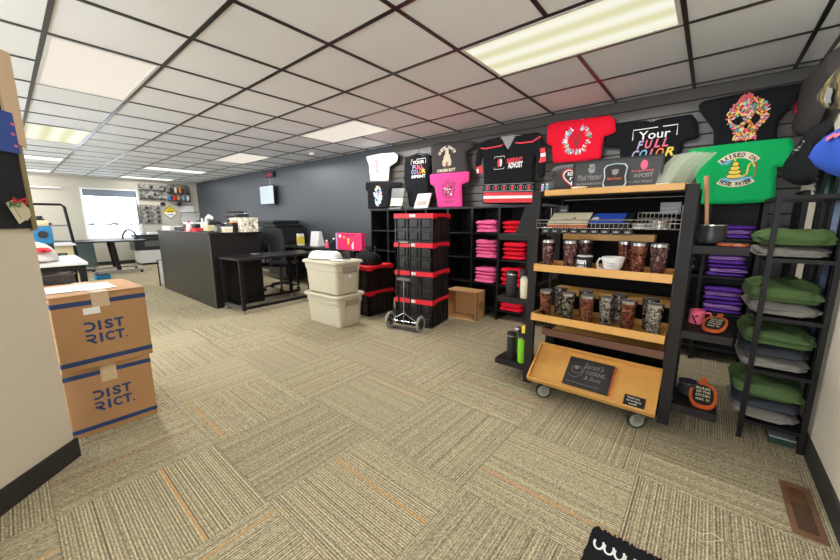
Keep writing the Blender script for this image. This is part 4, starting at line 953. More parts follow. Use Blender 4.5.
XR = XS+.37
stack(rd, XR-.01, 3.87, 1.06, [.05, .045, .05], 'in the highest red cube', 'red', 'shirt', 'folded red shirts')
stack(rd, XR, 3.87, .75, [.055, .05, .045, .055], 'in the second red cube', 'red', 'shirt', 'folded red shirts')
stack(rd, XR, 3.87, .44, [.05, .06, .05, .055], 'in the third red cube', 'red', 'shirt', 'folded red shirts')
stack(rd, XR, 3.87, .13, [.05, .04], 'in the lowest red cube', 'red', 'shirt', 'folded red shirts')
XP = -.343+.33*1.5-.005
stack(pu, XP, 3.88, 1.06, [.036]*3, 'in the highest purple cube', ['purple', 'lilac', 'purple'], 'shirt', 'folded purple shirts')
stack(pu, XP-.0, 3.88, .75, [.034]*6, 'in the middle purple cube', ['purple', 'lilac', 'purple'], 'shirt', 'folded purple shirts')
stack(pu, XP, 3.88, .44, [.036]*6, 'in the lowest purple cube', ['purple', 'lilac', 'purple'], 'shirt', 'folded purple shirts')
gr = protos('folded_shirt', ['sage', 'greyfl'], .24, .22, .04, (13, 14))
stack(gr, XP-.33, 3.87, .75, [.045]*3, 'in the cube left of the purple shirts', ['green', 'grey'], 'shirt', 'folded green and grey shirts')
# ------------------------------------------------------------------ shirts on the slat board
def wall_fr(y, t): return lambda u, v, d: Vector((u, y-d, v))-t.location
def TS(x0, x1, zt, zb, sl=.17, sw=.09, slope=.03, bx0=None, bx1=None, tilt=0.):
    """T shirt outline: outer sleeve tips x0..x1, shoulder height zt, hem zb"""
    w = x1-x0; b0 = x0+sw if bx0 is None else bx0; b1 = x1-sw if bx1 is None else bx1; c = (x0+x1)/2
    p = [(b0+.012, zb), (b1-.012, zb), (b1, zb+.12), (b1-.005, zt-sl-.02), (x1-.01, zt-sl-.01), (x1, zt-.06), (x1-.05, zt-slope), (c+.09, zt), (c+.05, zt-.018), (c, zt-.028), (c-.05, zt-.018), (c-.09, zt), (x0+.05, zt-slope), (x0, zt-.06), (x0+.01, zt-sl-.01), (b0+.005, zt-sl-.02), (b0, zb+.12)]
    return [(u, v+tilt*(u-c)) for u, v in p]
def shirt(name, label, m, poly, y, seed, th=.035, cat='t-shirt', wr=.006, hanger=True, group='shirts hung on the slat board'):
    c = sum(p[0] for p in poly)/len(poly); zt = max(p[1] for p in poly); t = thing(name, label, cat, (c, y, zt), 0, group)
    F = wall_fr(y, t); o, h = cloth('shirt_cloth', poly, F, th*.7, M_[m], t, .016, wr, seed, .022, 0)
    # hook that carries it on the slat board
    MB().tube([(0, YN-.051-y, -.03), (0, -.004, -.035), (0, -.008, -.015)], .005).build('display_hook', M_['chrome'], t, True)
    return t, (lambda u, v, e=.0025: F(u, v, h(u, v)+e))
def OUT(y, pts): return [(q.x, q.z) for q in (aY(a, b, y) for a, b in pts)]
def AT(y, px, py):
    q = aY(px, py, y); r = aY(px+1, py, y); t_ = aY(px, py-1, y); return q.x, q.z, r.x-q.x, t_.z-q.z
# 1 white
Y1 = 3.98
t, D_ = shirt('t_shirt', 'white t-shirt with small pink figures at the left end of the slat board', 'tshirt_white', OUT(Y1, [(366, 156.6), (380, 153.6), (394.6, 152.6), (398.5, 155.7), (396.8, 162), (389.6, 166.5), (388.6, 181), (370.5, 181), (369, 165)]), Y1, 1)
cx, cz, kx, kz = AT(Y1-.035, 378, 166); d = Decal()
for k in range(6): d.disc(cx-.05+.025*(k % 2), cz+.09-.036*k, .028, .02, 9, k, .35)
d.build('print', mat('dusty_pink_print', (196, 120, 130), .6), t, D_); d = Decal()
for k in range(6): d.text('abcde'[:4+k % 2], cx+.025, cz+.075-.036*k, cx+.10, cz+.093-.036*k)
d.build('lettering', M_['greyp'], t, D_)
# 2 black with splash
t, D_ = shirt('t_shirt', 'black t-shirt with colourful oval splash below the white shirt', 'tshirt_black', OUT(3.97, [(366, 182.4), (380, 182), (402, 182.4), (402.5, 187), (390, 189.5), (388.6, 208.3), (368.6, 209), (368, 192), (366, 190)]), 3.97, 2)
cx, cz, kx, kz = AT(3.935, 377.5, 196); random.seed(5)
for m in ('creamp', 'orange', 'bluep', 'violet', 'white', 'creamp', 'bluep'):
    d = Decal()
    for k in range(10):
        a = random.random()*2*PI; r = math.sqrt(random.random()); d.disc(cx+.085*r*math.cos(a), cz+.15*r*math.sin(a), .012+.014*random.random(), .02, 8, a, .35)
    d.build('print', M_[m], t, D_)
# 3 long black garment
Y3 = 3.97
t, D_ = shirt('t_shirt', 'long black garment printed Your Full Color Imprint, hung on a hanger', 'tshirt_black', OUT(Y3, [(405.4, 157.5), (413, 155), (417, 153.6), (422, 156), (426.8, 153.8), (432, 155.7), (430.5, 166), (428.4, 177), (429.5, 190), (428, 207), (410, 207), (408, 195), (404.3, 179)]), Y3, 3, .05, wr=.014)
MB().tube([(-.2, -.03, -.06), (0, -.03, .0), (.2, -.03, -.06)], .007).tube([(0, -.03, .0), (0, -.02, .05), (.03, -.02, .065)], .004).build('hanger', M_['blackp'], t, True)
def yfc(x0, x1, z1, z0, t, D_, full=True):
    w = x1-x0; H = z1-z0; d = Decal(); d.line([(x0, z1-.25*H), (x0, z1), (x1, z1), (x1, z1-.25*H)], .008)
    d.text('Your', x0+.14*w, z1-.27*H, x1-.14*w, z1-.06*H) if not full else d.text('YOUR', x0+.1*w, z1-.24*H, x1-.1*w, z1-.07*H, .03)
    if full: d.text('IMPRINT', x0+.02*w, z0+.05*H, x1-.02*w, z0+.2*H, .03)
    d.build('lettering', M_['white'], t, D_)
    for ch, m, a, b, r in (('F', 'violet', .12, .28, 0), ('C', 'violet', .02, .19, 1), ('O', 'bluep', .20, .38, 1), ('U', 'pinkp', .31, .48, 0), ('L', 'pinkp', .52, .66, 0), ('L', 'pinkp', .70, .84, 0), ('L', 'pinkp', .42, .56, 1), ('O', 'orange', .58, .76, 1), ('R', 'yellow', .78, .98, 1)):
        d = Decal(); d.text(ch, x0+a*w, (z1-.50*H) if not r else z0+.26*H, x0+b*w, (z1-.29*H) if not r else z0+.48*H, .03, .25 if not full else 0); d.build('lettering', M_[m], t, D_)
a = aY(410.5, 160, 3.92); b = aY(425, 178, 3.92); yfc(a.x, b.x, a.z, b.z, t, D_)
# 4 charcoal guess what
t, D_ = shirt('t_shirt', 'charcoal t-shirt with cream chicken above the pink shirt', 'tshirt_char', OUT(3.99, [(431, 145.5), (439, 142.3), (455, 141.4), (473, 141), (474.3, 147.7), (466.5, 151.5), (467, 162), (469.3, 171.8), (468, 188), (433.5, 189), (432.3, 172)]), 3.99, 4)
cx, cz, kx, kz = AT(3.955, 446.5, 157); d = Decal(); d.arc('GUESS WHAT?', cx, cz-.02, .145, PI*.86, PI*.14, .042, .034); d.text('CHICKEN BUTT', cx-.16, cz-.19, cx+.14, cz-.15, .03); d.build('lettering', M_['creamp'], t, D_)
d = Decal(); d.disc(cx, cz-.03, .06, .085).disc(cx, cz+.06, .03, .06).disc(cx-.045, cz-.07, .03, .05).disc(cx+.045, cz-.07, .03, .05); d.build('print', mat('buff_print', (188, 178, 150), .6), t, D_)
d = Decal(); d.disc(cx, cz-.085, .025, .03).rect(cx-.03, cz-.14, cx-.02, cz-.11).rect(cx+.02, cz-.14, cx+.03, cz-.11); d.build('print', mat('brown_print', (150, 84, 70), .6), t, lambda u, v: D_(u, v, .004))
# 5 pink
t, D_ = shirt('t_shirt', 'bright pink t-shirt with round black emblem above the cube shelf', 'tshirt_pink', OUT(3.92, [(429.8, 174.5), (443, 173.2), (469.8, 171.4), (469, 181.6), (462, 184.5), (462.5, 207.2), (438, 207.7), (435, 187), (430.5, 184)]), 3.92, 5, th=.03)
cx, cz, kx, kz = AT(3.89, 448, 190.5); R_ = .105
d = Decal(); d.ring(cx, cz, R_, R_, .012); d.disc(cx, cz, .04, .045, 10, 0, .25).disc(cx-.03, cz-.05, .02).disc(cx+.04, cz+.04, .02)
for k in range(12): a = 2*PI*k/12; d.disc(cx+.075*math.cos(a), cz+.075*math.sin(a), .013, .010, 8, a, .3)
d.arc('HIT LIKE A GIRL', cx, cz, .130, PI*.85, PI*.15, .03, .02); d.text('SUPPORT', cx-.08, cz-.16, cx+.08, cz-.13, .02); d.build('print', mat('plum_print', (110, 24, 66), .6), t, D_)
d = Decal(); d.disc(cx-.02, cz+.015, .012).disc(cx+.02, cz+.015, .012).disc(cx, cz-.02, .015, .008).disc(cx+.05, cz-.05, .014).disc(cx-.06, cz+.03, .012); d.build('print', M_['white'], t, lambda u, v: D_(u, v, .004))
# 6 jersey
YJ = 3.95
t, D_ = shirt('hockey_jersey', 'black hockey jersey with red and white hem band, in the middle of the wall', 'tshirt_black', OUT(YJ, [(480.5, 143), (488.6, 139.5), (502, 136.8), (505.5, 143), (509, 151.5), (513, 143), (516.8, 135), (536.8, 132.3), (541.8, 134), (545.4, 145.7), (546, 163), (545, 177), (538.6, 178), (537, 165), (535.5, 150), (534, 165), (533.8, 185), (533.6, 203.6), (508, 204.6), (482.5, 203.8), (484, 181), (483.5, 165), (483, 152), (481, 172), (475.5, 173.4), (475.2, 163.6), (477, 151)]), YJ, 6, .04, 'jersey', .006)
YF = YJ-.042
def PL(pts): return [(q.x, q.z) for q in (aY(a, b, YF) for a, b in pts)]
d = Decal()
def band(d, f0, f1, x0=483.2, x1=533.4, n=16):
    """strip of the hem between two heights, cut in short pieces so that it follows the cloth"""
    for k in range(n):
        a0 = x0+(x1-x0)*k/n; a1 = x0+(x1-x0)*(k+1)/n
        d.poly(PL([(a0, f1(a0)), (a1, f1(a1)), (a1, f0(a1)), (a0, f0(a0))]))
g_ = lambda o, o2: (lambda x: o+(x-483)/50*(o2-o))
band(d, g_(192.2, 192.0), g_(196, 195.2)); band(d, g_(198.8, 198.0), g_(202.6, 202.4))
d.line(PL([(480.5, 148), (485, 148.6), (500, 145.8), (504.5, 143.5)]), .016).line(PL([(515, 142.5), (520, 143), (532, 141.5), (540.5, 136)]), .016)
d.poly(PL([(476, 167), (481.2, 165), (482, 173), (476, 173.4)])).poly(PL([(539.6, 148.5), (544.6, 147), (545, 152.5), (540.3, 153.5)])).poly(PL([(540.2, 157), (545.6, 156), (545.6, 161.5), (538, 163)])); d.build('hem_band', M_['redp'], t, lambda u, v: D_(u, v, .007))
d = Decal(); band(d, g_(196, 195.2), g_(198.8, 198.0)); d.poly(PL([(475.8, 169), (478.5, 169), (478, 173), (475.8, 173)])).poly(PL([(540.3, 153.5), (545.2, 152.5), (545.4, 156), (540.3, 157)])); d.build('hem_stripe', M_['white'], t, lambda u, v: D_(u, v, .007))
d = Decal(); band(d, g_(191, 190), g_(191.7, 190.9)); band(d, g_(184.5, 182.5), g_(185, 183))
for k in range(6): q = aY(487+8.3*k, 187.8-.18*k, YF); d.ring(q.x, q.z, .042, .030, .006, 14)
d.build('stripe', M_['greyp'], t, lambda u, v: D_(u, v, .0035)); d = Decal()
for k in range(6): q = aY(487+8.3*k, 187.8-.18*k, YF); d.disc(q.x, q.z, .016, .024)
d.build('print', M_['redp'], t, lambda u, v: D_(u, v, .0035))
def BX(a0, b0, a1, b1): p_ = aY(a0, b0, YF); q_ = aY(a1, b1, YF); return p_.x, q_.z, q_.x, p_.z
d = Decal(); x0, z0, x1, z1 = BX(494, 157, 503.5, 168.5); d.line([(x0, z1-.02), (x0, z1), (x1, z1), (x1, z1-.02)], .005).line([(x0, z0+.02), (x0, z0), (x1, z0), (x1, z0+.02)], .005); d.disc((x0+x1)/2+.02, (z0+z1)/2, .016, .045); b_ = BX(507.5, 162.5, 522, 167); d.text('ADVOST', *b_, .04); d.build('emblem', M_['white'], t, D_)
d = Decal(); d.disc((x0+x1)/2-.005, (z0+z1)/2, .020, .05); b_ = BX(506.5, 158.5, 522, 162); d.text('IMPRINT', *b_, .03); d.build('emblem', M_['redp'], t, D_)
MB().prism(OUT(YJ-.0, [(502, 137.2), (516.5, 135.6), (509, 150)]), .001, .03, lambda u, v, d: Vector((u, YJ-d, v))-t.location).build('collar_lining', M_['greyp'], t); MB().tube([(-.20, -.015, -.05), (0, -.02, .0), (.20, -.015, -.04)], .008).build('hanger', M_['chrome'], t, True)
# 7 red
t, D_ = shirt('t_shirt', 'red t-shirt with round floral wreath print', 'tshirt_red', OUT(3.96, [(547.4, 125.5), (556, 122), (593, 117.6), (609.7, 115.2), (615, 119), (616, 132.5), (604, 136.8), (602.5, 145), (601.2, 158.7), (580, 161.2), (553, 163), (552, 146), (547, 143.6)]), 3.96, 7, th=.03)
cx, cz, kx, kz = AT(3.93, 576.5, 140); random.seed(8); RR = 12.2*kx
for m in ('bluep', 'pinkp', 'creamp', 'bluep', 'violet', 'white', 'orange', 'greenp', 'bluep', 'white'):
    d = Decal()
    for k in range(9):
        a = PI*.60+random.random()*PI*1.80; r = RR*(1+random.uniform(-.16, .16)); d.disc(cx+r*math.cos(a), cz+r*math.sin(a), .012+.009*random.random(), .009, 8, a, .4)
    d.build('print', M_[m], t, lambda u, v, e=.0025: D_(u, v, e))
d = Decal()
for k in range(7): d.line([(cx, cz-.08), (cx-.03+.01*k, cz), (cx-.06+.02*k, cz+.06), (cx-.045+.015*k, cz+.085)], .006)
d.build('print', mat('dark_red_print', (130, 20, 40), .6), t, D_)
# 8 your full colour
t, D_ = shirt('t_shirt', 'black t-shirt printed Your Full Color beside the red shirt', 'tshirt_black', OUT(3.995, [(606, 128), (615.5, 123.5), (636, 121.5), (645.7, 120.8), (652, 122), (659.6, 119), (676, 116.5), (692, 114.2), (697, 120.4), (699, 137), (683, 141.5), (681.5, 152), (680.5, 164.5), (650, 166), (620, 166), (620, 148), (604, 146.5)]), 3.995, 8, th=.03)
a = aY(633.5, 130.5, 3.972); b = aY(673, 166, 3.972); yfc(a.x, b.x, a.z, b.z, t, D_, False)
# 9 skull
t, D_ = shirt('t_shirt', 'black t-shirt with skull made of flowers, highest at the right', 'tshirt_black', OUT(3.98, [(698, 105), (704, 101), (736, 94.5), (771, 87.8), (802, 83), (807, 85.5), (804, 91), (787, 111.7), (779.5, 120), (777.5, 130), (777, 142), (745, 148), (713.5, 150), (713.5, 130.4), (700, 112)]), 3.98, 9, th=.03)
cx, cz, kx, kz = AT(3.95, 747, 119); random.seed(12); sk = []; SW = 20.5*kx; SH = 21*kz
tries = 0
while len(sk) < 230 and tries < 20000:
    tries += 1; u = random.uniform(-1, 1); v = random.uniform(-1, 1)
    ins = (u*u+((v-.22)/.78)**2 < 1) or (abs(u) < .55 and -.98 < v < -.2)
    eye = ((abs(u)-.42)/.27)**2+((v+.02)/.24)**2 < 1 or (abs(u) < .13 and -.46 < v < -.16)
    if ins and not eye and all((u-a)**2+(v-b)**2 > .0065 for a, b in sk): sk.append((u, v))
for i, m in enumerate(('redp', 'yellow', 'orange', 'creamp', 'pinkp', 'greenp', 'bluep', 'yellow', 'pinkp')):
    d = Decal()
    for u, v in sk[i::9]: d.disc(cx+u*SW, cz+v*SH, .012, .008, 7, u*90, .4)
    d.build('print', M_[m], t, D_)
d = Decal(); q = aY(746.5, 97.5, 3.95); d.disc(q.x-.02, q.z, .02, .035, 9, -.6, .25).disc(q.x+.02, q.z+.01, .02, .03, 9, .5, .25); d.build('print', mat('coral_print', (220, 90, 90), .6), t, lambda u, v: D_(u, v, .004))
# 10 green
YG = 3.735
t, D_ = shirt('t_shirt', 'green t-shirt printed Raised On Hose Water with a coiled hose', 'tshirt_green', OUT(YG, [(688.6, 149.7), (714.9, 145.8), (750, 141.5), (790, 137.6), (794.3, 142.5), (794.5, 162.6), (788.6, 167), (777, 167), (776, 185), (775, 198), (771, 201.7), (735, 204), (700, 204.3), (698, 190), (696, 178.7), (688.6, 157)]), YG, 10, th=.03)
cx, cz, kx, kz = AT(YG-.022, 737, 169); U_ = kx; V_ = kz
def arcband(d, x, z, r, w, a0, a1): d.ring(x, z, r, r, w, 24, a0, a1)
d = Decal(); r1 = 26*U_; z1_ = cz+17*V_-r1; arcband(d, cx, z1_, r1, 6.2*V_, PI*.80, PI*.20); r2 = 34*U_; z2_ = cz-18*V_+r2; arcband(d, cx, z2_, r2, 6.2*V_, PI*1.31, PI*1.69); d.build('banner', M_['creamp'], t, D_)
d = Decal(); d.arc('RAISED ON', cx, z1_, r1-3.1*V_, PI*.785, PI*.215, 4.2*V_, 3.6*U_, False, .04); d.arc('HOSE WATER', cx, z2_, r2-3.1*V_, PI*1.325, PI*1.675, 4.2*V_, 3.3*U_, True, .04); d.build('lettering', M_['blackp'], t, lambda u, v: D_(u, v, .0045))
for k in range(4):
    r = (8.5-1.6*k)*U_; z = cz-7*V_+4.0*V_*k; d = Decal(); d.disc(cx-2*U_, z, r, 2.9*V_, 16); d.build('hose_outline', M_['blackp'], t, lambda u, v, e=.003+.0012*k: D_(u, v, e)); d = Decal(); d.disc(cx-2*U_, z, r-.7*U_, 2.1*V_, 16); d.build('hose_coil', M_['yellow'], t, lambda u, v, e=.0036+.0012*k: D_(u, v, e))
d = Decal(); d.line([(cx+5*U_, cz-8*V_), (cx+10*U_, cz-6*V_), (cx+11*U_, cz+3*V_), (cx+14*U_, cz+6*V_), (cx+17*U_, cz+1*V_)], 1.6*U_); d.line([(cx-2*U_, cz+6*V_), (cx-4*U_, cz+10*V_), (cx-1*U_, cz+11*V_)], 1.6*U_); d.build('hose_end', M_['yellow'], t, lambda u, v: D_(u, v, .0045))
d = Decal(); d.disc(cx, cz-10.5*V_, 17*U_, 2.8*V_, 16); d.disc(cx-12*U_, cz+7*V_, 5.5*U_, 2*V_, 9, .3, .3); d.build('water', M_['bluep'], t, lambda u, v: D_(u, v, .003)); d = Decal(); d.rect(cx+17.5*U_, cz-9*V_, cx+19*U_, cz+6*V_).rect(cx+10.3*U_, cz-5*V_, cx+11.5*U_, cz+2*V_); d.build('post_print', mat('brown_print', (150, 84, 70), .6), t, lambda u, v: D_(u, v, .0042))
# small framed pieces on the shelf top
ST = 1.377
t = thing('picture_frame', 'white picture frame leaning below the black Your Full Color garment', 'picture frame', (aY(421, 207, 3.80).x, 3.80, ST), 0)
MB().prism([(-.13, .0), (.12, 0), (.15, .20), (-.09, .20)], -.01, .01, lambda u, v, d: Vector((u, d+.25*v, v+.003))).build('frame', M_['whiteg'], t); d = Decal(); d.poly([(-.09, .04), (.09, .04), (.10, .10), (-.07, .10)]); d.build('picture', mat('brown_picture', (170, 150, 140), .5), t, lambda u, v: Vector((u, -.0112+.25*v, v+.003)))
t = thing('acrylic_display', 'clear tilted stand with cream card between two black shirts', 'display stand', (aY(396, 205, 3.80).x, 3.80, ST), 0)
MB().prism([(-.12, .05), (.12, .05), (.125, .15), (-.115, .165)], -.012, .0, lambda u, v, d: Vector((u, d+.2*v, v))).build('card', M_['creamp'], t); MB().prism([(-.125, .17), (.13, .155), (.135, .30), (-.12, .31)], -.012, .0, lambda u, v, d: Vector((u, d+.2*v, v))).box(-.12, -.03, 0, .12, .07, .02).box(-.11, .0, .02, -.10, .03, .10).box(.10, .0, .02, .11, .03, .10).build('stand', M_['greymet'], t)
# black sports poster at far left of shelf top
# ------------------------------------------------------------------ display rack (gondola) with wooden trays
RX0, RX1, RY0, RY1, RT = -.937, -.058, 2.30, 2.80, 1.40
t = thing('display_rack', 'tall black rolling display rack with birch trays and side shelves', 'display rack', (0, 0, 0)); rack = t
for x0, x1 in ((RX0, RX0+.058), (RX1-.058, RX1)):
    MB().box(x0, RY0, .045, x1, RY0+.04, RT, b=.003).build('front_post', M_['rackblk'], t); MB().box(x0, RY1-.04, .045, x1, RY1, RT, b=.003).build('rear_post', M_['rackblk'], t)
    for z in (.09, .7, 1.33): MB().box(x0+.01, RY0+.04, z, x1-.01, RY1-.04, z+.06).build('end_rail', M_['rackblk'], t)
MB().box(RX0+.058, 2.782, .14, RX1-.058, 2.795, 1.36).build('unlit_interior_sheet', mat('interior_shade_black', (9, 8, 8), .85, spec=.15), t)  # dark sheet added to stand for the unlit inside of the rack
MB().box(RX0+.058, RY0+.006, .085, RX1-.058, RY1-.01, .125).build('base_board', M_['rackblk'], t)
MB().box(RX0+.058, RY0+.02, RT-.035, RX1-.058, RY1-.02, RT+.003).build('inner_top', M_['rackblk'], t)
MB().box(RX0+.09, RY0-.02, RT-.03, RX1-.062, RY0+.06, RT+.005, b=.002).build('top_shelf_lip', M_['wood'], t)
# slotted standards inside
for x in (RX0+.062, RX1-.076): MB().box(x, 2.545, .14, x+.012, 2.565, 1.3).build('slotted_standard', M_['gunmetal'], t)
X0, X1 = RX0+.064, RX1-.064
def tray(z, y0, y1, lip=.047, name='wooden_tray', x0=X0, x1=X1):
    m = MB().box(x0, y0, z-.004, x1, y1, z+.008).box(x0, y0-.012, z-.006, x1, y0, z+lip-.006).box(x0, y1-.012, z+.008, x1, y1, z+.04).box(x0, y0, z+.008, x0+.01, y1-.012, z+.04).box(x1-.01, y0, z+.008, x1, y1-.012, z+.04)
    return m.build(name, M_['wood'], rack)
tray(.888, 2.245, 2.53); tray(.55, 2.245, 2.53)
TZ1, TZ2 = .896+.001, .558+.001
# rear trays (other side)
for z, e in ((1.075, .13), (.662, .0), (.33, .0)): MB().box(X0+.01+e*.3, 2.64, z, X1-.01-e, 2.778, z+.045).build('rear_tray', M_['wood'], rack)
# tilted bottom tray
TM = Matrix.Translation((0, 2.235, .10)) @ Matrix.Rotation(math.radians(37), 4, 'X')
TD = .31
m = MB().box(X0, 0, 0, X1, TD, .01, TM).box(X0, 0, .01, X1, .012, .04, TM).box(X0, TD-.012, .01, X1, TD, .045, TM).box(X0, .012, .01, X0+.012, TD-.012, .045, TM).box(X1-.012, .012, .01, X1, TD-.012, .045, TM); m.build('tilted_tray', M_['wood'], rack)
MB().box(X0+.005, 2.44, .385, X1-.005, 2.46, .435).build('rear_rail', mat('walnut_board', (110, 74, 54), .5, var=.2, scale=12), rack)
# side shelves
for (x0, x1, y0, y1, z) in ((-1.195, RX0, 2.36, 2.62, 1.075), (-1.195, RX0, 2.36, 2.62, .605), (-1.195, RX0, 2.36, 2.62, .105), (RX1, .165, 2.31, 2.62, 1.045), (RX1, .155, 2.31, 2.62, .58), (RX1, .14, 2.31, 2.58, .145)):
    MB().box(x0, y0, z-.005, x1, y1, z+.038, b=.003).build('side_shelf', M_['rackblk'], rack)
for x, y in ((-.765, 2.25), (-.212, 2.25), (-.765, 2.72), (-.212, 2.72)):
    mt = Matrix.Translation((x, y, .050)) @ Matrix.Rotation(math.radians(-58), 4, 'Z') @ Matrix.Rotation(PI/2, 4, 'Y')
    c = MB().lathe([(.040, -.013), (.048, -.012), (.050, 0), (.048, .012), (.040, .013), (.040, -.013)], (0, 0, 0), 28, mt, cap=False).build('caster', M_['rubber'], rack, True)
    MB().lathe([(.0, -.012), (.0395, -.012), (.0395, .012), (0, .012)], (0, 0, 0), 24, mt).build('caster_wheel', mat('grey_caster_enamel', (150, 156, 146), .45), c, True)
    f2 = Matrix.Translation((x, y, 0)) @ Matrix.Rotation(math.radians(-58), 4, 'Z')
    MB().box(-.024, -.018, .045, -.018, .022, .078, f2).box(.018, -.018, .045, .024, .022, .078, f2).box(-.024, -.018, .076, .024, .04, .084, f2).build('caster_fork', M_['steel'], c, True)
# ---- tumblers
def tumbler(k):
    t = thing('tumbler', '', 'tumbler', (0, 0, 0), 0, 'printed steel tumblers')
    MB().lathe([(.031, 0), (.033, .004), (.040, .135), (.044, .175)], (0, 0, 0), 24).build('printed_wrap', TUMB[k], t, True)
    MB().lathe([(.0442, .172), (.0446, .187), (.0425, .188), (.041, .180)], (0, 0, 0), 24).build('steel_rim', M_['chrome'], t, True)
    MB().lathe([(.041, .180), (.041, .188), (.034, .191), (.032, .187), (.001, .187)], (0, 0, 0), 24).build('clear_lid', mat('smoke_lid', (120, 120, 124), .15), t, True)
    return t
TP = [tumbler(k) for k in range(4)]; used = [False]*4
def place_t(k, loc, label):
    if not used[k]: used[k] = True; return moved(TP[k], loc, random.random()*6, label)
    return dup(TP[k], loc, random.random()*6, label)
cols = ['rose', 'olive', 'copper', 'silver']
U = [(548, 2.31, 0, 'leftmost tumbler on the upper birch tray'), (570, 2.31, 0, 'second tumbler from the left on the upper tray'), (585, 2.46, 0, 'tumbler behind the black mug on the upper tray'),
     (625, 2.44, 2, 'tumbler behind and right of the white mug'), (638.5, 2.33, 2, 'front tumbler beside the white mug, upper tray'), (659, 2.30, 0, 'rightmost tumbler on the upper birch tray')]
for px, y, k, lab in U: q = aY(px, 255, y); place_t(k, (q.x, y, TZ1), cols[k]+' printed steel '+lab)
Lw = [(545.5, 2.31, 2, 'leftmost, front'), (559.5, 2.44, 1, 'second from the left, at the back'), (568, 2.31, 1, 'third from the left, front'), (585, 2.455, 2, 'back row behind the fourth front tumbler'), (587, 2.31, 2, 'fourth in the front row'),
      (606.5, 2.33, 3, 'middle of the tray, front row'), (619, 2.455, 3, 'back row right of the middle'), (628.5, 2.31, 2, 'second from the right in the front row'), (650.5, 2.44, 1, 'back row at the right end'), (655, 2.30, 3, 'rightmost, front row')]
for px, y, k, lab in Lw: q = aY(px, 305, y); place_t(k, (q.x, y, TZ2), cols[k]+' printed tumbler on the lower birch tray, '+lab)
# mugs
def mug(name, label, loc, m, hs, r=.045, h=.095, prof=None, hr=.03):
    t = thing(name, label, 'mug', loc); prof = prof or [(r*.9, 0), (r, .006), (r, h), (r-.004, h+.001), (r-.006, .012), (.001, .010)]
    MB().lathe(prof, (0, 0, 0), 28).build('mug_body', M_[m], t, True)
    MB().tube([(hs*(r-.004), 0, h*.82), (hs*(r+hr*.7), 0, h*.86), (hs*(r+hr), 0, h*.6), (hs*(r+hr*.85), 0, h*.3), (hs*(r-.01), 0, h*.2)], .006, 8).build('handle', M_[m], t, True); return t
q = aY(583.5, 262, 2.29); t = mug('mug', 'black mug with white lettering and rim on the upper tray', (q.x, 2.31, TZ1), 'blackp', -1)
def cylfr(r, h0, a0=-PI/2-.2): return lambda u, v: Vector(((r+.0012)*math.cos(a0+u/r), (r+.0012)*math.sin(a0+u/r), v))
d = Decal(); d.text('man', -.03, .048, .03, .075, .04).text('WITH', -.03, .014, .03, .04, .04); d.build('lettering', M_['white'], t, cylfr(.045, 0)); MB().lathe([(.0435, .095), (.0455, .095), (.0455, .100), (.0435, .100)], (0, 0, 0), 28).build('mug_rim', M_['white'], t, True)
q = aY(612, 262, 2.29); t = mug('mug', 'large white bowl-shaped mug with small lettering on the upper tray', (q.x, 2.315, TZ1), 'whiteg', -1, .05, .10, [(.028, 0), (.03, .008), (.05, .04), (.06, .085), (.063, .10), (.060, .101), (.056, .085), (.045, .04), (.001, .015)], .035)
d = Decal(); d.text('Thanks', -.01, .062, .03, .074).text('COFFEE', -.01, .045, .032, .057); d.build('lettering', M_['greyp'], t, lambda u, v: Vector(((.050+(v-.04)*.22+.0025)*math.cos(-PI/2-.2+u/.05), (.050+(v-.04)*.22+.0025)*math.sin(-PI/2-.2+u/.05), v)))
# wire basket shelf near the top
t = thing('wire_basket', 'long silver wire basket shelf under the rack top', 'basket', (0, 0, 0)); m = MB(); bx0, bx1, by0, by1, bz = X0-.01, X1+.005, 2.27, 2.53, 1.165
for k in range(33): x = bx0+(bx1-bx0)*k/32; m.tube([(x, by1, bz), (x, by0, bz), (x, by0-.004, bz+.035)], .0013, 5)
for k in range(5): y = by0+(by1-by0)*k/4; m.cyl((bx0, y, bz), (bx1, y, bz), .0018, n=6)
m.build('wire_mesh', M_['chrome'], t, True)
MB().tube([(bx0, by1, bz+.14), (bx0, by0-.004, bz+.05), (bx1, by0-.004, bz+.05), (bx1, by1, bz+.14)], .003).tube([(bx0, by0-.004, bz+.03), (bx1, by0-.004, bz+.03)], .0025).tube([(bx0, by1, bz+.14), (bx0, by1, bz)], .0025).tube([(bx1, by1, bz+.14), (bx1, by1, bz)], .0025).build('basket_rim', M_['chrome'], t, True)
m = MB(); xm = X0+.56
for z in (0, .03, .06, .09): m.tube([(xm, by0+.01, bz+z), (X1-.02, by0+.01, bz+z), (X1-.02, by1-.02, bz+z), (xm, by1-.02, bz+z)], .0015, 5, True)
for k in range(10): x = xm+(X1-.02-xm)*k/9; m.cyl((x, by0+.01, bz), (x, by0+.01, bz+.09), .0012, n=5)
m.build('inner_basket', M_['chrome'], t, True)
BZ = bz+.003
def tilted(name, label, cat, px0, px1, py, y, d, h, m, m2, ang=28, extra=None):
    a = aY(px0, py, y).x; b = aY(px1, py, y).x; t = thing(name, label, cat, ((a+b)/2, y, BZ)); w = (b-a)/2
    mt = Matrix.Rotation(math.radians(ang), 4, 'X'); MB().box(-w, 0, 0, w, d, h, mt).build('book_block', M_[m2], t); MB().box(-w-.002, -.002, h, w+.002, d+.002, h+.004, mt).build('cover', M_[m], t); return t, mt, w
t, mt, w = tilted('journal', 'cream engraved journal lying tilted at the left of the wire basket', 'book', 548, 587, 220, 2.30, .15, .022, 'creamp', 'leather')
d = Decal(); d.text('Memories', -.03, .06, .02, .072).disc(.03, .075, .012); d.build('lettering', M_['brownv'], t, lambda u, v: mt @ Vector((u, v, .0268)))
t, mt, w = tilted('box_set', 'blue topped black box in the middle of the wire basket', 'box', 590, 630, 220, 2.31, .15, .03, 'tshirt_blue', 'blackp', 22)
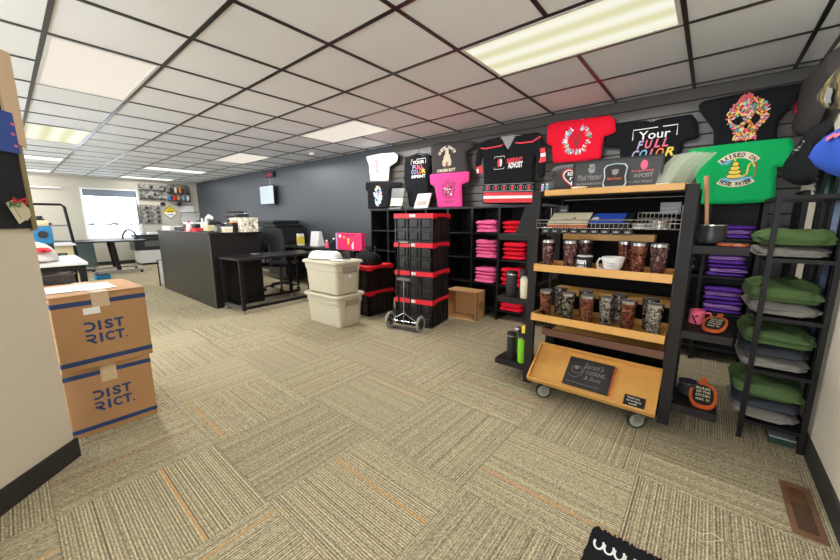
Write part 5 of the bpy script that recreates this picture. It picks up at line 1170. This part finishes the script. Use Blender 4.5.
d = Decal(); d.disc(-w+.02, .06, .02, .03); d.build('white_print', M_['white'], t, lambda u, v: mt @ Vector((u, v, .0348)))
MB().box(w-.035, 0, .034, w+.002, .15, .0365, mt).build('black_band', M_['blackp'], t)
q = aY(660, 222, 2.37); t = thing('round_tin', 'round dark tin with mottled lid in the wire basket', 'tin', (q.x, 2.37, BZ+.0)); MB().lathe([(.05, 0), (.052, .03)], (0, 0, 0), 24).build('tin_body', M_['steel'], t, True); MB().lathe([(.054, .03), (.054, .044), (.05, .048), (.001, .05)], (0, 0, 0), 24).build('tin_lid', TUMB[3], t, True)
for k, (px, y, z) in enumerate(((641, 2.31, 0), (637, 2.36, 0), (650, 2.33, 0), (644, 2.40, 0))):
    q = aY(px, 222, y); box_thing('soap_bar', ['white wrapped block at the front of the small basket', 'cream block left of the small basket front', 'pale block beside the round tin', 'pale block behind the other blocks'][k], 'block', (q.x, y, BZ), .4*k, (('block_body', (-.02, -.015, 0, .02, .015, .03), 'whiteg' if k % 2 == 0 else 'creamp', .005), ('label_band', (-.021, -.016, .008, .021, .016, .02), 'greyp', 0)), 'small wrapped blocks in the basket')
t = thing('glint_row', 'row of dark strips with painted pale glints along the basket floor', 'painted glints', (0, 0, 0))
# pale faces on a dark rail paint the glints under the basket
m = MB(); mw = MB()
for k in range(9): x = X0+.03+k*.058; m.box(x, 2.262, bz-.034, x+.05, 2.268, bz-.006, b=.002); mw.box(x+.012, 2.2605, bz-.024, x+.036, 2.2615, bz-.014)
m.build('glint_backing', M_['blackp'], t); mw.build('painted_glints', M_['greyp'], t)
t.location = (0, 0, 0)
# black backing items behind basket: small framed photo cards
for k, (px, py) in enumerate(((564, 207), (671, 204))):
    q = aY(px, py, 2.545); box_thing('card_rack', ['small grey dotted card clipped behind the basket at left', 'wider grey dotted card clipped behind the basket at right'][k], 'card', (q.x, 2.548, q.z-.03), 0, (('card', (-.03-.02*k, -.006, -.03, .03+.02*k, .006, .04), 'gunmetal', 0), ('dots', (-.02-.02*k, -.0085, .0, .02+.02*k, -.0065, .012), 'greyp', 0), ('dots', (-.02-.02*k, -.0085, -.02, .02+.02*k, -.0065, -.008), 'greyp', 0)))
# contents of the tilted tray
t = thing('slate_board', 'dark slate board engraved with white script in the tilted tray', 'board', (0, 0, 0)); sx0 = X0+.225; sx1 = X0+.50
MB().box(sx0, .045, .0105, sx1, .262, .022, TM).build('slate', M_['etch'], t); 
fr = lambda u, v: TM @ Vector((sx0+u, .045+v, .0232))
d = Decal(); d.text('Sarah\'s', .10, .15, .22, .19, 0, .3).text('COOKING', .12, .105, .235, .135).text('& Sons', .12, .065, .22, .095, 0, .3).ring(.065, .125, .035, .03, .003).line([(.02, .08), (.06, .06), (.1, .09), (.11, .16)], .003).disc(.06, .14, .014).text('from our kitchen to your table', .02, .02, .22, .032); d.build('lettering', M_['greyp'], t, fr)
m = MB()
for k in range(7): m.box(sx1+.002, .05+.03*k, .0105, sx1+.012, .074+.03*k, .026, TM)
m.build('beaded_edge', M_['leather'], t)
t = thing('black_card', 'small black card with white lettering at the right of the tilted tray', 'card', (0, 0, 0)); MB().box(X1-.165, .02, .0105, X1-.055, .095, .014, TM).build('card', M_['blackp'], t)
fr = lambda u, v: TM @ Vector((X1-.165+u, .02+v, .0152)); d = Decal(); d.text('Thank you', .015, .05, .08, .064).text('for shopping', .015, .032, .09, .045).text('small', .03, .015, .07, .026); d.build('lettering', M_['white'], t, fr)
# boxes on the rack base behind the tray
# ---- top of the rack
ZR = RT+.0065
t = thing('etched_sign', 'long dark framed sign engraved Mad Hatter and Advost on the rack top', 'sign', (-.48, 2.43, ZR)); w = .235
MB().box(-w, 0, 0, w, .012, .175).build('sign_panel', M_['etch'], t)
m = MB().box(-w-.008, -.006, 0, w+.008, .018, .008).box(-w-.008, -.006, .167, w+.008, .018, .177).box(-w-.008, -.006, .008, -w, .018, .167).box(w, -.006, .008, w+.008, .018, .167); m.build('frame', M_['blackp'], t)
fr = lambda u, v: Vector((u, -.0015, v))
d = Decal(); d.text('Mad Hatter', -.21, .06, -.07, .095, 0).text('THIS YEAR KEEP GOING', -.22, .03, -.07, .042).disc(-.13, .118, .02, .018).rect(-.155, .128, -.105, .133).rect(-.145, .133, -.115, .155).text('AVOST', .10, .055, .20, .078, .03).text('WE ARE PRINT', .06, .025, .2, .037); d.build('lettering', M_['greyp'], t, fr)
d = Decal(); d.disc(.15, .125, .018, .028).text('Imprint', .09, .084, .2, .1); d.build('lettering', M_['pinkp'], t, fr)
t = thing('coaster_plaque', 'small dark plaque with pale scalloped border before the etched sign', 'plaque', (-.47, 2.385, ZR))
pl = [(-.055, .0), (.055, .0), (.065, .02), (.058, .06), (.065, .115), (.05, .135), (0, .142), (-.05, .135), (-.065, .115), (-.058, .06), (-.065, .02)]
MB().prism(pl, 0, .008, lambda u, v, d: Vector((u, d+.1*v, v+.002))).build('border', mat('pale_border', (176, 190, 200), .4), t); MB().prism([(u*.88, .008+v*.9) for u, v in pl], -.003, -.0005, lambda u, v, d: Vector((u, d+.1*v, v+.002))).build('face', M_['blackp'], t)
d = Decal(); d.text('Mad Hatter', -.04, .045, .04, .06); d.build('lettering', M_['leather'], t, lambda u, v: Vector((u, -.004+.1*v, v+.002))); d = Decal(); d.disc(0, .09, .018).rect(-.02, .1, .02, .104); d.build('emblem', M_['greyp'], t, lambda u, v: Vector((u, -.004+.1*v, v+.002)))
t = thing('heart_cushion', 'dark cloth piece with red outlined heart print at the rack top left', 'shirt', (-.80, 2.56, ZR)); F = lambda u, v, d: Vector((u, .03-d, v))
o, h = cloth('cushion_cloth', [(-.10, 0), (.11, 0), (.12, .1), (.12, .185), (-.02, .19), (-.12, .18), (-.125, .12), (-.10, .10)], F, .03, M_['tshirt_char'], t, .015, .004, 3)
hp = []
for i in range(28): a = 2*PI*i/28; hp.append((.045+.0048*16*math.sin(a)**3, .10+.0046*(13*math.cos(a)-5*math.cos(2*a)-2*math.cos(3*a)-math.cos(4*a))))
DD = lambda u, v, e=.002: F(u, v, h(u, v)+e); d = Decal(); d.line(hp+[hp[0]], .007); d.build('print', M_['redp'], t, lambda u, v: DD(u, v, .0025)); d = Decal(); d.line([(.045+(u-.045)*.88, .1+(v-.1)*.88) for u, v in hp+[hp[0]]], .006); d.text('KISS ME', .005, .11, .09, .135, .02).text("I'M", .02, .08, .07, .1, .02).disc(.045, .06, .02, .015, 9, 0, .3); d.build('print', M_['white'], t, DD)
for k, x in enumerate((-.895, -.865)): lathe_thing('glass_vial', ['tiny clear glass vial at the very left of the rack top', 'second tiny clear glass vial on the rack top left'][k], 'vial', (x+.003, 2.36, ZR), (('vial_body', [(.009, 0), (.009, .03), (.006, .034), (.006, .04)], 'bluep' if k else 'violet'), ('cap', [(.007, .04), (.007, .047), (.001, .048)], 'white')))
t = thing('white_dish', 'flat white oval dish lying in front of the etched sign', 'dish', (-.655, 2.345, ZR)); MB().lathe([(.03, 0), (.045, .008), (.048, .012), (.044, .012), (.001, .004)], (0, 0, 0), 24).build('dish_body', M_['whiteg'], t, True)
MB().lathe([(.020, .0125), (.0215, .0125), (.0215, .0145), (.020, .0145)], (0, 0, 0), 20).build('inner_ring', M_['greyp'], t)
for k in range(4):
    x = -.225+.028*k; t = thing('clear_fan', ['leftmost clear plastic sheet fanned at the rack top right', 'second clear plastic sheet of the fan on the rack top', 'third clear plastic sheet of the fan on the rack top', 'rightmost clear plastic sheet by the rack post'][k], 'plastic sheet', (x, 2.40+.035*k, ZR), -.25, 'clear plastic sheets fanned on the rack top')
    pp = [(-.04, 0), (.03, 0), (.06, .09), (.12, .17), (.02, .165), (-.03, .10)]
    MB().prism(pp, 0, .004, lambda u, v, d: Vector((u, d+.3*v, v))).build('sheet', M_['clear'], t); MB().box(-.035, -.008, 0, .025, .012, .012).build('base_foot', M_['leather'] if k == 1 else M_['creamp'], t)
t = thing('wooden_paddle', 'wooden stick standing in the black pot on the right side shelf', 'stick', (.008, 2.44, 1.096)); MB().tube([(-.015, .0, .02), (-.03, .0, .18), (-.05, 0, .35)], [.008, .009, .012], 8).build('stick_handle', mat('pale_stick', (190, 140, 100), .5), t, True); MB().lathe([(.0, 0), (.014, .01), (.012, .03), (.0, .034)], (-.015, 0, 0)).build('stick_tip', M_['leather'], t, True)
# ---- side shelf goods
def pot(label, loc, s=1, m='gunmetal'):
    t = thing('black_pot', label, 'pot', loc); MB().lathe([(.045*s, 0), (.06*s, .01*s), (.068*s, .05*s), (.06*s, .10*s), (.062*s, .105*s), (.058*s, .106*s), (.055*s, .10*s), (.062*s, .05*s), (.04*s, .012*s), (.001, .010*s)], (0, 0, 0), 28).build('pot_body', M_[m], t, True)
    MB().lathe([(.0605*s, .103*s), (.065*s, .106*s), (.065*s, .111*s), (.0605*s, .111*s)], (0, 0, 0), 28).build('steel_rim', M_['chrome'], t, True); return t
pot('glossy black pot with steel rim on the upper right side shelf', (.012, 2.44, 1.084), .95)
pb = pot('black lettered pot on the lowest right side shelf', (.005, 2.50, .184), .75)
d = Decal(); d.text('PUG', -.02, .02, .03, .045, .03, 0, PI/2); d.build('lettering', M_['white'], pb, lambda u, v: Vector((.0525*math.cos(-.9+u/.052), .0525*math.sin(-.9+u/.052), v+.01)))
def board(label, loc, rz, rx, s=1):
    t = thing('oval_board', label, 'board', loc, rz); t.rotation_euler = (rx, 0, rz)
    p = [(.055*s*math.cos(2*PI*i/24)*1.0, .085*s*math.sin(2*PI*i/24)) for i in range(24)]; p = [(math.copysign(abs(u/.055/s)**.7, u)*.055*s, math.copysign(abs(v/.085/s)**.8, v)*.085*s) for u, v in p]
    MB().prism(p, 0, .012, lambda u, v, d: Vector((u, v, d))).build('board_body', M_['amber'], t); MB().box(-.014*s, .07*s, .001, .014*s, .13*s, .011, b=.004).build('handle', M_['leather'], t)
    MB().prism([(u*.78, v*.8) for u, v in p], .0122, .0135, lambda u, v, d: Vector((u, v, d))).build('dark_face', M_['blackp'], t)
    d = Decal(); 
    for k, tx in enumerate(('RULES', 'OF THE', 'KITCHEN', 'eat it')): d.text(tx, -.028*s, (.035-.025*k)*s, .028*s, (.052-.025*k)*s, .02)
    d.build('lettering', M_['creamp'], t, lambda u, v: Vector((u, v, .0142))); return t
board('orange oval serving board lying on the upper right side shelf', (.10, 2.40, 1.084), 1.2, .0, .75)
board('orange oval board with lettering on the middle right side shelf', (.08, 2.40, .652), -.2, math.radians(18), .92)
board('orange oval board with lettering on the lowest right side shelf', (.075, 2.43, .222), .0, math.radians(24), 1.12)
mg = mug('mug', 'pink and black patterned mug on the middle right side shelf', (.0, 2.53, .619), 'pinkp', 1, .036, .08); MB().tube([(-.037, -.004, .01), (0, -.038, .05), (.037, -.005, .075)], .004).tube([(.0, -.038, .005), (-.02, -.033, .05)], .004).build('black_bands', M_['blackp'], mg, True)
# left side shelf goods
def bottle2(name, label, cat, loc, r, h, m, capm='gunmetal', sh=.8):
    t = thing(name, label, cat, loc); MB().lathe([(r*.85, 0), (r*.9, .004), (r, h*.5), (r, h*sh), (r, h)], (0, 0, 0), 24).build('bottle_body', M_[m], t, True)
    MB().lathe([(r*1.02, h), (r*1.04, h+.006), (r*.9, h+.018), (.001, h+.020)], (0, 0, 0), 24).build('bottle_lid', M_[capm], t, True); MB().lathe([(r*1.01, h-.012), (r*1.025, h-.008), (r*1.01, h-.002)], (0, 0, 0), 24).build('steel_band', M_['chrome'], t, True); return t
SZ2 = .6435; SZ3 = .1435
bottle2('travel_tumbler', 'charcoal travel tumbler on the left side shelf beside the white one', 'tumbler', (-1.115, 2.43, SZ2), .042, .175, 'gunmetal', 'blackp')
bottle2('travel_tumbler', 'white travel tumbler on the left side shelf by the rack post', 'tumbler', (-1.0, 2.42, SZ2), .038, .165, 'creamp', 'blackp')
bottle2('travel_tumbler', 'charcoal tumbler at the back of the middle left side shelf', 'tumbler', (-1.06, 2.54, SZ2), .038, .175, 'gunmetal', 'blackp')
bottle2('water_bottle', 'tall black bottle on the lowest left side shelf', 'bottle', (-1.10, 2.44, SZ3), .034, .19, 'gunmetal', 'blackp')
gb = bottle2('water_bottle', 'lime green bottle on the lowest left side shelf', 'bottle', (-.995, 2.41, SZ3), .036, .20, 'lime', 'blackp')
bottle2('water_bottle', 'slim grey bottle behind the lime green one', 'bottle', (-1.10, 2.555, SZ3), .03, .20, 'steel', 'steel')
t = thing('sports_bottle', 'dark bottle with yellow band behind the lime green bottle', 'bottle', (-1.005, 2.50, SZ3)); MB().lathe([(.033, 0), (.035, .2), (.033, .23)], (0, 0, 0), 20).build('bottle_body', M_['blackp'], t, True); MB().lathe([(.037, .20), (.038, .25), (.03, .27), (.0, .272)], (0, 0, 0), 20).build('yellow_lid', M_['yellow'], t, True); MB().tube([(-.03, 0, .27), (0, 0, .30), (.03, 0, .27)], .008).build('loop', M_['blackp'], t, True)
t = thing('easel_sign', 'black angled easel board on the top left side shelf', 'board', (-1.05, 2.44, 1.1135)); MB().prism([(-.06, 0), (.10, 0), (.10, .20), (.0, .20)], 0, .012, lambda u, v, d: Vector((u, d+.15*v, v))).build('board_panel', M_['blkmet'], t); MB().prism([(.0, 0), (.03, 0), (.06, .15), (.04, .15)], .05, .06, lambda u, v, d: Vector((u, d, v))).build('easel_leg', M_['greymet'], t)
# ------------------------------------------------------------------ narrow hoodie rack by the right wall
HX0, HX1, HY0, HY1, HT = .245, .503, 2.515, 3.05, 1.335
t = thing('hoodie_rack', 'narrow black metal rack with folded hoodies against the right wall', 'rack', (0, 0, 0)); hr = t
for x in (HX0, HX1-.022):
    for y in (HY0, HY1-.022): MB().box(x, y, 0, x+.022, y+.022, HT).build('post', M_['blkmet'], t)
for z in (HT, 1.02, .71, .415, .115):
    m = MB().box(HX0+.022, HY0, z-.02, HX1-.022, HY0+.016, z).box(HX0+.022, HY1-.018, z-.02, HX1-.022, HY1-.002, z).box(HX0, HY0+.022, z-.02, HX0+.016, HY1-.022, z).box(HX1-.016, HY0+.022, z-.02, HX1, HY1-.022, z); m.build('shelf_frame', M_['blkmet'], t)
    if z < HT: MB().box(HX0+.016, HY0+.016, z-.014, HX1-.016, HY1-.018, z-.004).build('shelf_board', M_['blkmet'], t)
random.seed(21)
gh = protos('folded_hoodie', ['sage'], .30, .45, .085, (31, 32), 3, .022); gy_ = protos('folded_hoodie', ['greyfl'], .29, .45, .07, (33, 34), 2, .016); nv = protos('folded_hoodie', ['navyfl'], .29, .45, .07, (35,), 2, .016)
HX = (HX0+HX1)/2-.028; HY = 2.775
def hst(z, seq, where):
    n = len(seq)
    for k, (p, c, h) in enumerate(seq):
        o = p.copy(); COL.objects.link(o); h0 = p['h']; del o['h']; o.scale = (1, 1, h/h0); o.location = (HX+random.uniform(-.006, .004), HY+random.uniform(-.012, .0), z); o.rotation_euler = (0, 0, random.uniform(-.02, .02)+(PI if k % 2 else 0))
        pos = ['bottom', 'middle' if n == 3 else 'topmost', 'topmost'][k] if n > 1 else 'only'
        tag(o, f'folded {c} hoodie, {pos} on the {where} rack shelf', 'hoodie', 'folded hoodies on the narrow rack'); z += h
Z0 = -.0035
hst(1.02+Z0, [(gy_[0], 'grey', .06), (gh[0], 'moss green', .085)], 'highest')
hst(.71+Z0, [(gy_[1], 'grey', .07), (gh[1], 'moss green', .10)], 'second')
hst(.415+Z0, [(gy_[0], 'grey', .06), (nv[0], 'slate', .06), (gh[0], 'moss green', .095)], 'third')
hst(.115+Z0, [(gy_[1], 'grey', .055), (nv[0], 'slate', .06), (gh[1], 'moss green', .095)], 'lowest')
box_thing('green_box', 'small dark green tray on the floor under the narrow rack', 'tray', (.43, 2.62, 0), 0, (('tray_body', (-.05, -.06, 0, .05, .2, .04), mat('dark_green_plastic', (30, 56, 40), .6), .005), ('tray_rim', (-.052, -.062, .038, .052, .202, .046), 'greyp', 0)))
# ------------------------------------------------------------------ right wall: long narrow window and slat strips
wt = thing('strip_panel', 'tall black wall strips with pale blue panes behind the narrow rack', 'wall panel', (XE, 3.1, 0))
def strip(y0, y1, m, z0=.25, z1=1.52, name='strip', dx=.006): MB().box(-dx, y0-3.1, z0, -.0005, y1-3.1, z1).build(name, m, wt)
pane = mat('blue_grey_board', (128, 146, 176), .35)
strip(3.66, 4.02, M_['blk'], .1, 1.42, 'black_panel', .03)
strip(3.24, 3.31, M_['blk'], dx=.02); strip(3.05, 3.24, pane, name='pane'); strip(2.93, 3.05, M_['blk'], dx=.02); strip(2.72, 2.93, pane, name='pane'); strip(2.66, 2.72, M_['blk'], dx=.02)
# garments hung on the right wall
def side(name, label, m, pts, X, th, seed, wr=.012, cat='garment', cell=.022):
    P = [aX(a, b, X-th*.2) for a, b in pts]; poly = [(p.y, p.z) for p in P]; cy = sum(p[0] for p in poly)/len(poly); zt = max(p[1] for p in poly)
    t = thing(name, label, cat, (X, cy, zt), 0, 'garments hung on the right wall'); F = lambda u, v, d: Vector((-d, u-cy, v-zt)); o, h = cloth('garment_cloth', poly, F, th, m, t, cell, wr, seed, .07, 2)
    yc = max(poly, key=lambda q: q[1])[0]; MB().tube([(XE-X-.001, yc-cy, -.06), (0.01, yc-cy, -.06), (-.0, yc-cy, -.045)], .006).build('wall_hook', M_['chrome'], t, True)
    return t, (lambda px, py, e=.003: (lambda q: F(q.y, q.z, h(q.y, q.z)+e))(aX(px, py, X-th)))
t, D_ = side('hung_hoodie', 'dark grey garment with red patch hanging highest at the right wall corner', M_['tshirt_char'], [(841, 42), (826, 62), (806, 80), (797, 92), (791, 108), (787, 122), (789, 130), (800, 137), (813, 134), (824, 112), (830, 90), (842, 75)], .46, .05, 41)
d = Decal(); d.poly([(793, 98), (798, 97), (799, 104), (798, 112), (794, 115), (792, 107)]); d.build('red_patch', M_['redp'], t, lambda a, b: D_(a, b, .006))
t, D_ = side('hung_shirt', 'long black garment with white sleeve lettering hanging by the corner', M_['tshirt_black'], [(832, 118), (818, 123), (806, 138), (795, 152), (788, 167), (786, 178), (790, 184), (806, 186), (815, 182), (818, 165), (824, 150), (834, 135)], .40, .05, 42)
d = Decal()
for k in range(5): d.disc(795+2.6*k, 153-2.9*k, 1.3, 1.3, 6, 0, .4)
d.build('lettering', M_['greyp'], t, lambda a, b: D_(a, b, .006))
t, D_ = side('camo_cap', 'camouflage garment with white design hanging at the right edge', CAMO, [(862, 50), (845, 66), (836, 80), (827, 94), (827, 105), (832, 111), (842, 115), (866, 112), (874, 70)], .36, .06, 43)
d = Decal(); d.disc(831, 96, 3, 10, 12, .25, .25); d.build('print', M_['greyp'], t, lambda a, b: D_(a, b, .008))
t, D_ = side('hung_shirt', 'royal blue garment with pink print hanging at the right edge', M_['tshirt_blue'], [(880, 108), (842, 127), (831, 137), (822, 149), (818, 158), (819, 163), (822, 166), (827, 172), (842, 180), (880, 190)], .30, .06, 44)
d = Decal(); d.poly([(829, 137), (836, 132), (838, 135), (833, 139), (829, 141)]).poly([(837, 134), (841, 131), (841, 135), (838, 138)]); d.build('print', M_['pinkp'], t, lambda a, b: D_(a, b, .008))
t = thing('patterned_lanyard', 'black and white patterned strap hanging behind the blue garment', 'strap', (.50, 2.9, 1.50)); a = aX(818, 162, .5); b = aX(812, 196, .5); 
t.location = (XE-.001, (a.y+b.y)/2, 0)
MB().box(-.012, -.035, 1.36, -.001, .035, 1.56).build('strap_band', M_['blackp'], t); m = MB()
for k in range(6): m.box(-.0135, -.028, 1.37+.032*k, -.0125, -.004, 1.385+.032*k).box(-.0135, .004, 1.38+.032*k, -.0125, .028, 1.395+.032*k)
m.build('white_pattern', M_['white'], t)
# ------------------------------------------------------------------ floor register, rug, thread
t = thing('floor_register', 'brown metal floor vent by the right baseboard', 'floor vent', (.435, 2.02, 0), 0)
t.location = (.432, 2.015, 0)
m = MB().box(-.05, -.18, .0, -.03, .18, .006).box(.03, -.18, 0, .05, .18, .006).box(-.03, -.18, 0, .03, -.15, .006).box(-.03, .15, 0, .03, .18, .006); m.build('vent_frame', M_['brownv'], t)
MB().box(-.03, -.15, .0005, .03, .15, .0015).build('duct_opening', M_['blackp'], t); MB().box(-.03, .03, .002, .03, .15, .004).build('damper_plate', mat('bronze_plate', (112, 78, 48), .35, .3), t)
m = MB()
for k in range(16): m.box(-.03, -.145+.011*k, .002, .03, -.1425+.011*k, .004)
m.build('louvre', M_['brownv'], t)
t = thing('rag_rug', 'black shaggy mat with white looped lettering at the bottom edge', 'mat', (-.13, 1.24, 0), 0)
A_ = aZ(594, 531, 0)-t.location; B_ = aZ(642, 556, 0)-t.location; e1 = (B_-A_); e1.normalize(); e2 = Vector((e1.y, -e1.x, 0)); 
if e2.y > 0: e2 = -e2
Wd = .30
MB().prism([(0, 0), (Wd, 0), (Wd, .32), (0, .32)], 0.0, .012, lambda u, v, d: A_+e1*u+e2*v+Vector((0, 0, d))).build('mat_body', M_['tshirt_black'], t)
m = MB(); random.seed(2)
for k in range(70):
    u = Wd*k/69; q = A_+e1*u; r = random.uniform(-.3, .3); L = random.uniform(.008, .026)
    m.tube([q+Vector((0, 0, .008)), q-e2*L*.6+e1*L*r+Vector((0, 0, .012)), q-e2*L+e1*L*r*2+Vector((0, 0, .004))], .0035, 5)
for k in range(50):
    v = .32*k/49; q = A_+e2*v; L = random.uniform(.003, .008); m.tube([q+Vector((0, 0, .008)), q-e1*L+Vector((0, 0, .003))], .003, 5)
m.build('fringe', M_['tshirt_black'], t)
d = Decal()
for k in range(4): cx = .035+.05*k; d.ring(.03+.034*k, .060, .019, .030, .008, 20, -PI*.2, PI*1.12)
d.build('lettering', M_['white'], t, lambda u, v: A_+e1*u+e2*v+Vector((0, 0, .0135)))
for k, pts in enumerate((((688, 527), (700, 534), (712, 533), (724, 541)), ((700, 541), (712, 542), (722, 540)))):
    P = [aZ(a, b, .002) for a, b in pts]; tag(MB().tube(P, .0012, 5).build('loose_thread', M_['creamp']), ['longer loose cream thread on the carpet near the floor vent', 'shorter loose cream thread on the carpet near the floor vent'][k], 'thread')
